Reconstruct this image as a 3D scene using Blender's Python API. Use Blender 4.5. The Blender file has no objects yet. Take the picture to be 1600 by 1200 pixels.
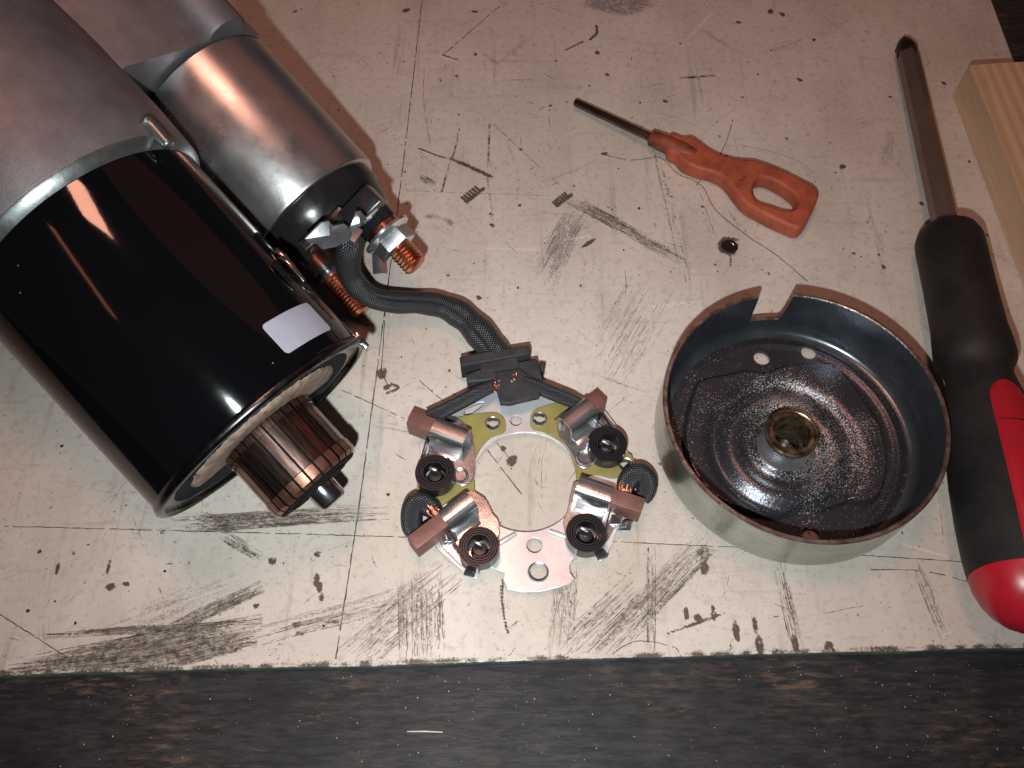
import bpy, bmesh, math, random
import numpy as np
from mathutils import Vector, Matrix
S = 0.001                                  # the script works in millimetres
random.seed(7); rng = np.random.default_rng(11)
R = math.radians
scene = bpy.context.scene
COL = scene.collection

# ------------------------------------------------------------------ camera
PITCH, FPX, DIST = 60.5, 1350.0, 260.0     # degrees below horizontal, focal length in photo pixels, mm to the board
FW = np.array([0, math.cos(R(PITCH)), -math.sin(R(PITCH))])
UP = np.array([0, math.sin(R(PITCH)), math.cos(R(PITCH))])
RT = np.array([1.0, 0, 0])
CAM = -DIST * FW
cd = bpy.data.cameras.new('camera'); cam = bpy.data.objects.new('camera', cd); COL.objects.link(cam)
cam.location = CAM * S; cam.rotation_euler = (R(90 - PITCH), 0, 0)
cd.sensor_width = 36; cd.lens = 36 * FPX / 1600; cd.clip_start = 0.005; cd.clip_end = 50
scene.camera = cam
# ------------------------------------------------------------------ light: dim room, phone flash beside the lens, warm ceiling lamps
w = bpy.data.worlds.new('World'); scene.world = w; w.use_nodes = True
w.node_tree.nodes['Background'].inputs[0].default_value = (0.68, 0.68, 0.72, 1)
w.node_tree.nodes['Background'].inputs[1].default_value = 0.042

def lamp(name, loc, target, power, color, sx, sy=None, spin=0):
    d = bpy.data.lights.new(name, 'AREA'); d.energy = power; d.color = color
    d.shape = 'RECTANGLE' if sy else 'DISK'; d.size = sx * S
    if sy: d.size_y = sy * S
    o = bpy.data.objects.new(name, d); COL.objects.link(o)
    o.location = Vector(loc) * S
    q = (Vector(target) - Vector(loc)).to_track_quat('-Z', 'Y')
    o.rotation_euler = (q.to_matrix() @ Matrix.Rotation(R(spin), 3, 'Z')).to_euler()
    return o
flash = CAM + RT * -9 + UP * -27
lamp('phone_flash', flash, (0, -10, 0), 0.30, (0.90, 0.98, 0.985), 6).data.spread = R(108)
lamp('workshop_lamp', (640, 690, 780), (0, 0, 0), 0.42, (1.0, 0.28, 0.15), 1000)
lamp('overhead_lamp', (-50, 82, 700), (-50, 82, 0), 1.10, (1.0, 0.45, 0.31), 82, 175).rotation_euler = (0, 0, 0)
lamp('tube_lamp', (-305, -310, 700), (-305, -310, 0), 0.07, (1.0, 0.36, 0.19), 22, 290).rotation_euler = (0, 0, 0)

scene.view_settings.view_transform = 'Standard'; scene.view_settings.look = 'None'
scene.view_settings.exposure = -0.12; scene.view_settings.gamma = 1
scene.render.engine = 'CYCLES'
scene.cycles.max_bounces = 6; scene.cycles.caustics_reflective = False; scene.cycles.caustics_refractive = False
scene.cycles.sample_clamp_indirect = 4

# ------------------------------------------------------------------ helpers
def at(px, py, z=0.0):
    """photo pixel -> point (mm) at height z above the board"""
    v = (px - 800) / FPX * RT - (py - 600) / FPX * UP + FW
    return CAM + v * (z - CAM[2]) / v[2]
def ray_plane(px, py, o, n):
    v = (px - 800) / FPX * RT - (py - 600) / FPX * UP + FW
    return CAM + v * (np.dot(np.array(o) - CAM, n) / np.dot(v, n))
def unit(v): v = np.array(v, float); return v / np.linalg.norm(v)
def perp(a):
    a = unit(a); h = np.array([0, 0, 1.0]) if abs(a[2]) < .9 else np.array([1.0, 0, 0])
    u = unit(np.cross(h, a)); return u, np.cross(a, u)
def cr(pts, n=8):
    """Catmull-Rom resampling"""
    P = [np.array(p, float) for p in pts]; P = [2 * P[0] - P[1]] + P + [2 * P[-1] - P[-2]]
    out = []
    for i in range(1, len(P) - 2):
        for k in range(n):
            t = k / n
            out.append(.5 * (2 * P[i] + (P[i + 1] - P[i - 1]) * t + (2 * P[i - 1] - 5 * P[i] + 4 * P[i + 1] - P[i + 2]) * t * t
                             + (3 * P[i] - P[i - 1] - 3 * P[i + 1] + P[i + 2]) * t ** 3))
    out.append(P[-2]); return out
def crc(pts, n=5):
    """closed Catmull-Rom"""
    P = [np.array(p, float) for p in pts]; N = len(P); out = []
    for i in range(N):
        a, b, c, d = P[i - 1], P[i], P[(i + 1) % N], P[(i + 2) % N]
        for k in range(n):
            t = k / n
            out.append(.5 * (2 * b + (c - a) * t + (2 * a - 5 * b + 4 * c - d) * t * t + (3 * b - a - 3 * c + d) * t ** 3))
    return out
class MB:
    def __init__(s): s.v = []; s.f = []; s.m = []; s.uv = {}
    def add(s, verts, faces, mi=0):
        o = len(s.v); s.v += [tuple(map(float, p)) for p in verts]
        for f in faces: s.f.append(tuple(i + o for i in f)); s.m.append(mi)
        return o
    def box(s, c, ax, half, mi=0, bev=0.0):
        """box centred at c, axes ax (3 unit vectors), half sizes; bev = chamfer"""
        c = np.array(c, float); ax = [np.array(a, float) for a in ax]
        bm = bmesh.new(); bmesh.ops.create_cube(bm, size=2)
        for v in bm.verts: v.co = Vector((v.co.x * half[0], v.co.y * half[1], v.co.z * half[2]))
        if bev: bmesh.ops.bevel(bm, geom=bm.edges[:], offset=bev, segments=2, profile=.6, affect='EDGES')
        bm.verts.index_update()
        flip = np.dot(np.cross(ax[0], ax[1]), ax[2]) < 0
        V = [c + ax[0] * v.co.x + ax[1] * v.co.y + ax[2] * v.co.z for v in bm.verts]
        F = [[v.index for v in f.verts] for f in bm.faces]
        if flip: F = [f[::-1] for f in F]
        s.add(V, F, mi); bm.free(); return s
    def lathe(s, prof, o=(0, 0, 0), a=(1, 0, 0), seg=64, mi=0, close=False, mis=None):
        """prof = [(t along axis, radius)]"""
        o = np.array(o, float); a = unit(a); u, v = perp(a); base = len(s.v); rows = []
        for t, r in prof:
            if r <= 1e-6: s.v.append(tuple(o + a * t)); rows.append([len(s.v) - 1])
            else:
                row = []
                for k in range(seg):
                    th = 2 * math.pi * k / seg
                    s.v.append(tuple(o + a * t + r * (math.cos(th) * u + math.sin(th) * v))); row.append(len(s.v) - 1)
                rows.append(row)
        prs = list(zip(rows[:-1], rows[1:])) + ([(rows[-1], rows[0])] if close else [])
        for i, (p, q) in enumerate(prs):
            mm = mis[i] if mis else mi
            for k in range(seg):
                k2 = (k + 1) % seg
                if len(p) == 1 and len(q) == 1: continue
                if len(p) == 1: f = (p[0], q[k2], q[k])
                elif len(q) == 1: f = (p[k], p[k2], q[0])
                else: f = (p[k], p[k2], q[k2], q[k])
                s.f.append(f); s.m.append(mm)
        return s
    def tube(s, path, rad, seg=16, mi=0, caps=True, flat=None):
        P = [np.array(p, float) for p in path]; n = len(P)
        rad = rad if hasattr(rad, '__len__') else [rad] * n
        T = [unit(P[min(i + 1, n - 1)] - P[max(i - 1, 0)]) for i in range(n)]
        u, _ = perp(T[0]); L = 0; rows = []
        for i in range(n):
            if i: L += np.linalg.norm(P[i] - P[i - 1])
            u = unit(u - np.dot(u, T[i]) * T[i]); v = np.cross(T[i], u); row = []
            for k in range(seg):
                th = 2 * math.pi * k / seg
                q = P[i] + rad[i] * (math.cos(th) * u + math.sin(th) * v)
                s.v.append(tuple(q)); row.append(len(s.v) - 1); s.uv[len(s.v) - 1] = (k / seg, L)
            rows.append(row)
        for p, q in zip(rows[:-1], rows[1:]):
            for k in range(seg): s.f.append((p[k], p[(k + 1) % seg], q[(k + 1) % seg], q[k])); s.m.append(mi)
        if caps: s.f.append(tuple(rows[0][::-1])); s.f.append(tuple(rows[-1])); s.m += [mi, mi]
        return s
    def prism(s, loop, vec, mi=0):
        """extrude a planar 3-D loop along vec"""
        n = len(loop); vec = np.array(vec, float)
        A = [np.array(p, float) for p in loop]; B = [p + vec for p in A]
        nr = sum((np.cross(A[i], A[(i + 1) % n]) for i in range(n)), np.zeros(3))
        fs = [tuple(range(n))[::-1], tuple(range(n, 2 * n))] + [(i, (i + 1) % n, n + (i + 1) % n, n + i) for i in range(n)]
        if np.dot(nr, vec) < 0: fs = [f[::-1] for f in fs]
        s.add(A + B, fs, mi); return s
    def build(s, name, mats, parent=None, angle=38, loc=None):
        me = bpy.data.meshes.new(name)
        me.from_pydata([(x * S, y * S, z * S) for x, y, z in s.v], [], s.f)
        return finish(me, name, mats, parent, angle, s.m, s.uv, loc)
def finish(me, name, mats, parent=None, angle=38, midx=None, uvs=None, loc=None):
    if not isinstance(mats, (list, tuple)): mats = [mats]
    for m in mats: me.materials.append(m)
    if midx is not None and len(mats) > 1: me.polygons.foreach_set('material_index', midx)
    if uvs:
        l = me.uv_layers.new(name='UVMap'); n = len(uvs)
        for lp in me.loops:
            l.data[lp.index].uv = uvs.get(lp.vertex_index, (0, 0))
    me.polygons.foreach_set('use_smooth', [True] * len(me.polygons)); me.update()
    me.set_sharp_from_angle(angle=R(angle))
    o = bpy.data.objects.new(name, me); COL.objects.link(o)
    if parent: o.parent = parent
    if loc is not None: o.location = Vector(loc) * S
    return o
def eval_mesh(o):
    dg = bpy.context.evaluated_depsgraph_get(); dg.update()
    me = bpy.data.meshes.new_from_object(o.evaluated_get(dg), depsgraph=dg)
    return me
def plate_mesh(outline, holes, z0, z1, bev=0.15, res=2):
    """flat plate with holes and rounded edges, mm coordinates"""
    cu = bpy.data.curves.new('c', 'CURVE'); cu.dimensions = '2D'; cu.fill_mode = 'BOTH'
    cu.extrude = max((z1 - z0) / 2 - bev, 0); cu.bevel_depth = bev; cu.bevel_resolution = res; cu.offset = -bev
    for lp in [outline] + list(holes):
        sp = cu.splines.new('POLY'); sp.points.add(len(lp) - 1)
        for p, q in zip(sp.points, lp): p.co = (q[0], q[1], 0, 1)
        sp.use_cyclic_u = True
    o = bpy.data.objects.new('c', cu); COL.objects.link(o); me = eval_mesh(o)
    bpy.data.objects.remove(o); bpy.data.curves.remove(cu)
    co = np.empty(len(me.vertices) * 3); me.vertices.foreach_get('co', co); co = co.reshape(-1, 3)
    co[:, 2] += (z0 + z1) / 2
    me.vertices.foreach_set('co', co.ravel()); me.materials.clear()
    return me
def scale_mesh(me, off=(0, 0, 0)):
    co = np.empty(len(me.vertices) * 3); me.vertices.foreach_get('co', co); co = co.reshape(-1, 3)
    co = (co + np.array(off)) * S; me.vertices.foreach_set('co', co.ravel()); me.update(); return me
def plate(name, outline, holes, z0, z1, mat, parent, bev=.15, angle=30):
    return finish(scale_mesh(plate_mesh(outline, holes, z0, z1, bev)), name, mat, parent, angle)
def circ(x, y, r, n=32): return [(x + r * math.cos(2 * math.pi * k / n), y + r * math.sin(2 * math.pi * k / n)) for k in range(n)]
def empty(name, loc, rot=None):
    o = bpy.data.objects.new(name, None); o.empty_display_size = .01; COL.objects.link(o)
    M = Matrix.Identity(4)
    if rot is not None:
        for i in range(3):
            for j in range(3): M[i][j] = rot[i][j]
    M.translation = Vector(loc) * S
    o.matrix_world = M; return o
def tag(o, label, cat, group=None, kind=None):
    if label: o['label'] = label
    if cat: o['category'] = cat
    if group: o['group'] = group
    if kind: o['kind'] = kind
    return o

# ------------------------------------------------------------------ materials
def mat(name, base=(.5, .5, .5), rough=.5, metal=0.0, spec=.5, var=None, vscale=300, vmix=(.4, .6), bump=0.0, bscale=900, rvar=0.0, coat=0.0, stretch=None, detail=5, aniso=0.0):
    """principled material with noise in colour, roughness and relief (object coordinates, metres)"""
    m = bpy.data.materials.new(name); m.use_nodes = True; t = m.node_tree; n, l = t.nodes, t.links
    b = n['Principled BSDF']; b.inputs['Roughness'].default_value = rough; b.inputs['Metallic'].default_value = metal
    b.inputs['Base Color'].default_value = (*base, 1); b.inputs['Specular IOR Level'].default_value = spec
    if coat: b.inputs['Coat Weight'].default_value = coat; b.inputs['Coat Roughness'].default_value = .08
    if aniso: b.inputs['Anisotropic'].default_value = aniso
    tc = n.new('ShaderNodeTexCoord'); src = tc.outputs['Object']
    if stretch:
        mp = n.new('ShaderNodeMapping'); mp.inputs['Scale'].default_value = stretch; l.new(src, mp.inputs[0]); src = mp.outputs[0]
    def noise(sc, d=detail):
        q = n.new('ShaderNodeTexNoise'); q.inputs['Scale'].default_value = sc; q.inputs['Detail'].default_value = d
        q.inputs['Roughness'].default_value = .65; l.new(src, q.inputs['Vector']); return q
    if var:
        q = noise(vscale); r = n.new('ShaderNodeMapRange'); r.inputs[1].default_value, r.inputs[2].default_value = vmix
        l.new(q.outputs[0], r.inputs[0]); x = n.new('ShaderNodeMix'); x.data_type = 'RGBA'
        x.inputs[6].default_value = (*base, 1); x.inputs[7].default_value = (*var, 1)
        l.new(r.outputs[0], x.inputs[0]); l.new(x.outputs[2], b.inputs['Base Color'])
    if rvar:
        q = noise(vscale * .7); r = n.new('ShaderNodeMapRange'); r.inputs[1].default_value, r.inputs[2].default_value = .3, .7
        r.inputs[3].default_value, r.inputs[4].default_value = max(rough - rvar, .02), min(rough + rvar, 1)
        l.new(q.outputs[0], r.inputs[0]); l.new(r.outputs[0], b.inputs['Roughness'])
    if bump:
        q = noise(bscale, 3); p = n.new('ShaderNodeBump'); p.inputs['Strength'].default_value = bump; p.inputs['Distance'].default_value = .0003
        l.new(q.outputs[0], p.inputs['Height']); l.new(p.outputs[0], b.inputs['Normal'])
    return m
def specks(m, color, scale, thr, size=.25):
    """mix sparse flecks into a material"""
    t = m.node_tree; n, l = t.nodes, t.links; b = n['Principled BSDF']
    tc = n.new('ShaderNodeTexCoord'); vo = n.new('ShaderNodeTexVoronoi'); vo.inputs['Scale'].default_value = scale
    l.new(tc.outputs['Object'], vo.inputs['Vector'])
    a = n.new('ShaderNodeMath'); a.operation = 'LESS_THAN'; a.inputs[1].default_value = size; l.new(vo.outputs['Distance'], a.inputs[0])
    sp = n.new('ShaderNodeSeparateColor'); l.new(vo.outputs['Color'], sp.inputs[0])
    g = n.new('ShaderNodeMath'); g.operation = 'LESS_THAN'; g.inputs[1].default_value = thr; l.new(sp.outputs[0], g.inputs[0])
    mu = n.new('ShaderNodeMath'); mu.operation = 'MULTIPLY'; l.new(a.outputs[0], mu.inputs[0]); l.new(g.outputs[0], mu.inputs[1])
    x = n.new('ShaderNodeMix'); x.data_type = 'RGBA'; x.inputs[7].default_value = (*color, 1); l.new(mu.outputs[0], x.inputs[0])
    bc = b.inputs['Base Color']
    if bc.links: l.new(bc.links[0].from_socket, x.inputs[6])
    else: x.inputs[6].default_value = bc.default_value
    l.new(x.outputs[2], bc); return m
M = {}
M['yoke'] = specks(mat('gloss_black_paint', (.0022, .0022, .003), .065, 0, .5, coat=0, rvar=.03, vscale=60, bump=.02, bscale=300), (.12, .11, .10), 500, .012, .12)
M['cast'] = mat('cast_aluminium', (.235, .215, .225), .52, .5, .5, var=(.175, .158, .168), vscale=70, bump=.35, bscale=2200, rvar=.08)
M['cast_edge'] = mat('machined_aluminium', (.30, .33, .33), .34, .9, .5, bump=.1, bscale=900, rvar=.1)
M['zinc'] = mat('satin_steel', (.56, .55, .55), .30, .95, .5, var=(.52, .505, .51), vscale=200, bump=.10, bscale=5000, rvar=.05)
M['bright'] = mat('bright_zinc', (.84, .86, .89), .20, .95, .5, var=(.70, .72, .76), vscale=160, bump=.10, bscale=160, rvar=.06)
M['plate'] = mat('zinc_plate', (.74, .74, .76), .36, .55, .5, var=(.62, .63, .66), vscale=90, bump=.08, bscale=900, rvar=.08)
M['steel'] = mat('bright_steel', (.62, .60, .58), .16, 1.0, .5, var=(.45, .43, .42), vscale=150, rvar=.06, bump=.05, bscale=600)
M['face'] = mat('dark_reflection_face', (.008, .014, .020), .75, 0, .08, var=(.018, .026, .034), vscale=120, bump=.1, bscale=700)  # near-black colour stands in for the dark reflection on polished steel
M['face_band'] = mat('turned_face_band', (.13, .135, .14), .25, 1.0, .5, var=(.07, .07, .075), vscale=200, rvar=.06)
M['tan'] = mat('fibre_tan', (.36, .25, .19), .7, 0, .3, var=(.15, .10, .075), vscale=350, vmix=(.45, .75), bump=.6, bscale=900)
M['comm_end'] = mat('commutator_end_copper', (.42, .22, .16), .33, .9, .5, var=(.25, .12, .085), vscale=260, rvar=.08)
M['copper'] = mat('copper', (.80, .33, .20), .28, 1.0, .5, var=(.55, .20, .12), vscale=300, rvar=.1)
M['copper_dark'] = mat('worn_commutator_copper', (.30, .20, .17), .25, 1.0, .5, var=(.17, .105, .088), vscale=220, rvar=.05, stretch=(1, 6, 6))
M['mica'] = mat('mica_gap', (.010, .009, .008), .8, 0, .08)
M['plastic'] = mat('black_moulding', (.012, .012, .014), .22, 0, .5, bump=.06, bscale=500, rvar=.08)
M['label'] = mat('label_paper', (.37, .37, .44), .45, 0, .4, var=(.34, .34, .41), vscale=250)
M['rubber'] = mat('grey_black_rubber', (.026, .026, .030), .6, 0, .35, var=(.04, .039, .042), vscale=200, bump=.15, bscale=800)
M['yellow'] = mat('yellow_fibre_board', (.28, .235, .07), .5, 0, .45, var=(.23, .19, .06), vscale=120, bump=.05)
M['brush'] = mat('copper_graphite', (.24, .12, .10), .5, .4, .5, var=(.18, .082, .068), vscale=260, vmix=(.35, .65), bump=.25, bscale=1300)
M['spring'] = mat('blued_spring_steel', (.022, .024, .029), .28, .4, .5)
M['spring_post'] = mat('spring_post_steel', (.30, .31, .33), .25, 1.0)
M['copper_wire'] = mat('bare_copper_strands', (.75, .30, .18), .33, 1.0, .5, bump=.9, bscale=2600)
M['orange'] = mat('orange_plastic', (.43, .098, .048), .52, 0, .36, var=(.30, .065, .036), vscale=130, bump=.08, bscale=600, rvar=.08)
M['orange_dirty'] = mat('grimy_orange_plastic', (.30, .06, .028), .45, 0, .4, var=(.05, .028, .02), vscale=110, vmix=(.38, .62), bump=.1)
M['shank'] = mat('browned_steel', (.20, .135, .12), .28, .95, .5, var=(.14, .09, .08), vscale=120, rvar=.08, stretch=(1, 1, .3))
M['shank_big'] = mat('brown_hex_steel', (.22, .15, .125), .38, .6, .5, var=(.18, .12, .10), vscale=60, rvar=.06)
M['tip'] = mat('blackened_tip', (.02, .018, .017), .45, .5)
M['grip'] = specks(mat('black_rubber_grip', (.011, .0105, .0105), .58, 0, .3, var=(.021, .019, .0185), vscale=60, bump=.25, bscale=500, rvar=.1), (.35, .32, .28), 300, .02, .13)
M['red'] = mat('red_plastic', (.42, .010, .022), .34, 0, .5, var=(.36, .010, .020), vscale=50, bump=.05, bscale=300, rvar=.1)
M['cup_out'] = mat('passivated_steel_outside', (.42, .46, .40), .28, .95, .5, var=(.34, .38, .35), vscale=60, bump=.06, bscale=500, rvar=.08, stretch=(1, 1, 3))
M['cup_in'] = mat('dark_steel_inside', (.125, .14, .165), .28, .75, .5, var=(.09, .096, .11), vscale=80, bump=.06, bscale=500, rvar=.1)
M['cup_rim'] = mat('turned_rusty_rim', (.38, .31, .28), .33, .85, .5, var=(.20, .125, .10), vscale=300, bump=.5, bscale=1500)
M['bush'] = mat('oily_bronze', (.44, .34, .24), .30, .9, .5, var=(.12, .07, .04), vscale=250, bump=.2)
M['boss'] = mat('boss_steel', (.50, .53, .55), .25, .85)
# dusty pressed floor of the cup
def dusty():
    m = mat('dusty_pressed_steel', (.075, .070, .076), .27, .75, .5, bump=.35, bscale=1400, rvar=.06)
    t = m.node_tree; n, l = t.nodes, t.links; b = n['Principled BSDF']
    tc = n.new('ShaderNodeTexCoord')
    q = n.new('ShaderNodeTexNoise'); q.inputs['Scale'].default_value = 2300; q.inputs['Detail'].default_value = 2; l.new(tc.outputs['Object'], q.inputs['Vector'])
    q2 = n.new('ShaderNodeTexNoise'); q2.inputs['Scale'].default_value = 75; q2.inputs['Detail'].default_value = 3; l.new(tc.outputs['Object'], q2.inputs['Vector'])
    ln = n.new('ShaderNodeVectorMath'); ln.operation = 'LENGTH'; l.new(tc.outputs['Object'], ln.inputs[0])
    rr = n.new('ShaderNodeMapRange'); rr.inputs[1].default_value, rr.inputs[2].default_value = .012, .027
    rr.inputs[3].default_value, rr.inputs[4].default_value = .16, .0; l.new(ln.outputs['Value'], rr.inputs[0])
    ad = n.new('ShaderNodeMath'); ad.operation = 'ADD'; l.new(q.outputs[0], ad.inputs[0]); l.new(rr.outputs[0], ad.inputs[1])
    a2 = n.new('ShaderNodeMath'); a2.operation = 'MULTIPLY_ADD'; a2.inputs[1].default_value = .5; l.new(q2.outputs[0], a2.inputs[0]); l.new(ad.outputs[0], a2.inputs[2])
    r = n.new('ShaderNodeMapRange'); r.inputs[1].default_value, r.inputs[2].default_value = .90, 1.02; l.new(a2.outputs[0], r.inputs[0])
    x = n.new('ShaderNodeMix'); x.data_type = 'RGBA'; x.inputs[6].default_value = (.075, .076, .088, 1); x.inputs[7].default_value = (.46, .43, .43, 1)
    l.new(r.outputs[0], x.inputs[0]); l.new(x.outputs[2], b.inputs['Base Color'])
    r2 = n.new('ShaderNodeMapRange'); r2.inputs[3].default_value, r2.inputs[4].default_value = .26, .55; l.new(r.outputs[0], r2.inputs[0]); l.new(r2.outputs[0], b.inputs['Roughness'])
    return specks(m, (.9, .88, .85), 900, .03, .16)
M['cup_floor'] = dusty()
# woven sleeve: tiny diamond weave on tube UVs (u round, v along in mm)
def braid():
    m = bpy.data.materials.new('woven_sleeve'); m.use_nodes = True; t = m.node_tree; n, l = t.nodes, t.links; b = n['Principled BSDF']
    uv = n.new('ShaderNodeUVMap'); uv.uv_map = 'UVMap'
    mp = n.new('ShaderNodeMapping'); mp.inputs['Scale'].default_value = (26, 1.15, 1); l.new(uv.outputs[0], mp.inputs[0])
    sx = n.new('ShaderNodeSeparateXYZ'); l.new(mp.outputs[0], sx.inputs[0])
    def sn(op, a, bb):
        q = n.new('ShaderNodeMath'); q.operation = op
        l.new(a, q.inputs[0]) if not isinstance(a, float) else None
        if isinstance(bb, float): q.inputs[1].default_value = bb
        elif bb is not None: l.new(bb, q.inputs[1])
        return q.outputs[0]
    p = sn('ADD', sx.outputs[0], sx.outputs[1]); q = sn('SUBTRACT', sx.outputs[0], sx.outputs[1])
    A = sn('SINE', sn('MULTIPLY', p, math.pi), None); B = sn('SINE', sn('MULTIPLY', q, math.pi), None)
    h = sn('MULTIPLY', A, B); h = sn('ABSOLUTE', h, None)
    r = n.new('ShaderNodeMapRange'); r.inputs[1].default_value, r.inputs[2].default_value = .45, .95; l.new(h, r.inputs[0])
    x = n.new('ShaderNodeMix'); x.data_type = 'RGBA'; x.inputs[6].default_value = (.008, .008, .010, 1); x.inputs[7].default_value = (.075, .08, .088, 1)
    l.new(r.outputs[0], x.inputs[0]); l.new(x.outputs[2], b.inputs['Base Color']); b.inputs['Roughness'].default_value = .38
    bp = n.new('ShaderNodeBump'); bp.inputs['Strength'].default_value = .55; bp.inputs['Distance'].default_value = .0004
    l.new(h, bp.inputs['Height']); l.new(bp.outputs[0], b.inputs['Normal']); return m
M['braid'] = braid()
# board: cream laminate; vertex attribute "wear" holds grime (r), grey scuffs (g) and pale scratches (b)
def board_mat():
    m = mat('worn_cream_laminate', (.66, .60, .52), .46, 0, .45)
    t = m.node_tree; n, l = t.nodes, t.links; b = n['Principled BSDF']
    tc = n.new('ShaderNodeTexCoord'); at_ = n.new('ShaderNodeAttribute'); at_.attribute_name = 'wear'
    sp = n.new('ShaderNodeSeparateColor'); l.new(at_.outputs['Color'], sp.inputs[0])
    def noise(sc, d=4, stretch=None):
        q = n.new('ShaderNodeTexNoise'); q.inputs['Scale'].default_value = sc; q.inputs['Detail'].default_value = d; q.inputs['Roughness'].default_value = .6
        src = tc.outputs['Object']
        if stretch:
            mp = n.new('ShaderNodeMapping'); mp.inputs['Scale'].default_value = stretch[:3]; mp.inputs['Rotation'].default_value = (0, 0, stretch[3]); l.new(src, mp.inputs[0]); src = mp.outputs[0]
        l.new(src, q.inputs['Vector']); return q.outputs[0]
    def rng_(v, a, c, o0=0., o1=1.):
        r = n.new('ShaderNodeMapRange'); r.inputs[1].default_value, r.inputs[2].default_value, r.inputs[3].default_value, r.inputs[4].default_value = a, c, o0, o1
        l.new(v, r.inputs[0]); return r.outputs[0]
    def mix(f, c0, c1):
        x = n.new('ShaderNodeMix'); x.data_type = 'RGBA'; l.new(f, x.inputs[0])
        for i, c in ((6, c0), (7, c1)):
            if isinstance(c, tuple): x.inputs[i].default_value = (*c, 1)
            else: l.new(c, x.inputs[i])
        return x.outputs[2]
    def mul(a, c):
        q = n.new('ShaderNodeMath'); q.operation = 'MULTIPLY'; q.use_clamp = True; l.new(a, q.inputs[0])
        if isinstance(c, float): q.inputs[1].default_value = c
        else: l.new(c, q.inputs[1])
        return q.outputs[0]
    c = mix(rng_(noise(16), .35, .65), (.65, .578, .515), (.56, .49, .43))
    c = mix(rng_(noise(60), .50, .75), c, (.56, .495, .435))
    c = mix(mul(rng_(noise(11, 5), .46, .68), .42), c, (.40, .335, .27))                # soaked-in stains
    c = mix(mul(rng_(noise(38, 6, (1, .35, 1, .4)), .50, .70), .34), c, (.36, .30, .245))
    c = mix(mul(rng_(noise(420, 6), .52, .72), .48), c, (.34, .28, .235))              # dusty mottling
    c = mix(mul(rng_(noise(900, 2), .67, .72), .70), c, (.11, .085, .07))              # pin-prick dirt
    c = mix(mul(rng_(noise(260, 5, (1, .06, 1, .25)), .60, .70), .42), c, (.28, .23, .19))  # fine rubbed streaks
    c = mix(mul(rng_(noise(300, 5, (.07, 1, 1, .2)), .61, .72), .38), c, (.28, .23, .20))
    gn = rng_(noise(1300, 3), .25, .6, .75, 1.0)
    def grain(v, nz, soft):
        q = n.new('ShaderNodeMath'); q.operation = 'SUBTRACT'; l.new(v, q.inputs[0]); l.new(nz, q.inputs[1])
        return rng_(q.outputs[0], 0.0, soft)
    nz = rng_(noise(1500, 4), .30, .68, -.02, .55)
    c = mix(mul(grain(sp.outputs[1], nz, .5), .85), c, (.20, .18, .19))
    c = mix(mul(grain(sp.outputs[0], nz, .42), .92), c, (.050, .036, .028))
    c = mix(sp.outputs[2], c, (.85, .80, .76))
    l.new(c, b.inputs['Base Color'])
    l.new(rng_(noise(90), .3, .7, .36, .58), b.inputs['Roughness'])
    bp = n.new('ShaderNodeBump'); bp.inputs['Strength'].default_value = .10; bp.inputs['Distance'].default_value = .0002
    l.new(noise(700, 4), bp.inputs['Height']); l.new(bp.outputs[0], b.inputs['Normal'])
    return m
M['board'] = board_mat()
M['board_edge'] = mat('dark_board_edge', (.05, .055, .05), .6, 0, .3, var=(.09, .09, .08), vscale=150)
def wood_dark():
    m = mat('oily_dark_wood', (.030, .022, .017), .5, 0, .4)
    t = m.node_tree; n, l = t.nodes, t.links; b = n['Principled BSDF']; tc = n.new('ShaderNodeTexCoord')
    mp = n.new('ShaderNodeMapping'); mp.inputs['Scale'].default_value = (.2, 1, 1); l.new(tc.outputs['Object'], mp.inputs[0])
    def noise(sc, d, v): q = n.new('ShaderNodeTexNoise'); q.inputs['Scale'].default_value = sc; q.inputs['Detail'].default_value = d; q.inputs['Roughness'].default_value = .65; l.new(v, q.inputs['Vector']); return q.outputs[0]
    def rg(v, a, c, o1=1.): r = n.new('ShaderNodeMapRange'); r.inputs[1].default_value, r.inputs[2].default_value = a, c; r.inputs[4].default_value = o1; l.new(v, r.inputs[0]); return r.outputs[0]
    def mix(f, c0, c1):
        x = n.new('ShaderNodeMix'); x.data_type = 'RGBA'; l.new(f, x.inputs[0])
        if isinstance(c0, tuple): x.inputs[6].default_value = (*c0, 1)
        else: l.new(c0, x.inputs[6])
        x.inputs[7].default_value = (*c1, 1); return x.outputs[2]
    c = mix(rg(noise(800, 6, mp.outputs[0]), .38, .62), (.040, .037, .038), (.014, .0138, .016))
    c = mix(rg(noise(22, 4, tc.outputs['Object']), .48, .66, .7), c, (.012, .013, .017))
    # rubbed-through patches of bare wood
    a = rg(noise(30, 3, tc.outputs['Object']), .52, .70); g = rg(noise(700, 5, mp.outputs[0]), .50, .62, .6)
    mu = n.new('ShaderNodeMath'); mu.operation = 'MULTIPLY'; l.new(a, mu.inputs[0]); l.new(g, mu.inputs[1])
    c = mix(mu.outputs[0], c, (.20, .12, .075))
    g2 = rg(noise(900, 4, mp.outputs[0]), .66, .74, .5); c = mix(g2, c, (.16, .115, .08))
    l.new(c, b.inputs['Base Color'])
    bp = n.new('ShaderNodeBump'); bp.inputs['Strength'].default_value = .45; bp.inputs['Distance'].default_value = .0004
    l.new(noise(420, 6, mp.outputs[0]), bp.inputs['Height']); l.new(bp.outputs[0], b.inputs['Normal'])
    r = n.new('ShaderNodeMapRange'); r.inputs[3].default_value, r.inputs[4].default_value = .32, .7; l.new(noise(50, 4, tc.outputs['Object']), r.inputs[0]); l.new(r.outputs[0], b.inputs['Roughness'])
    return m
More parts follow.
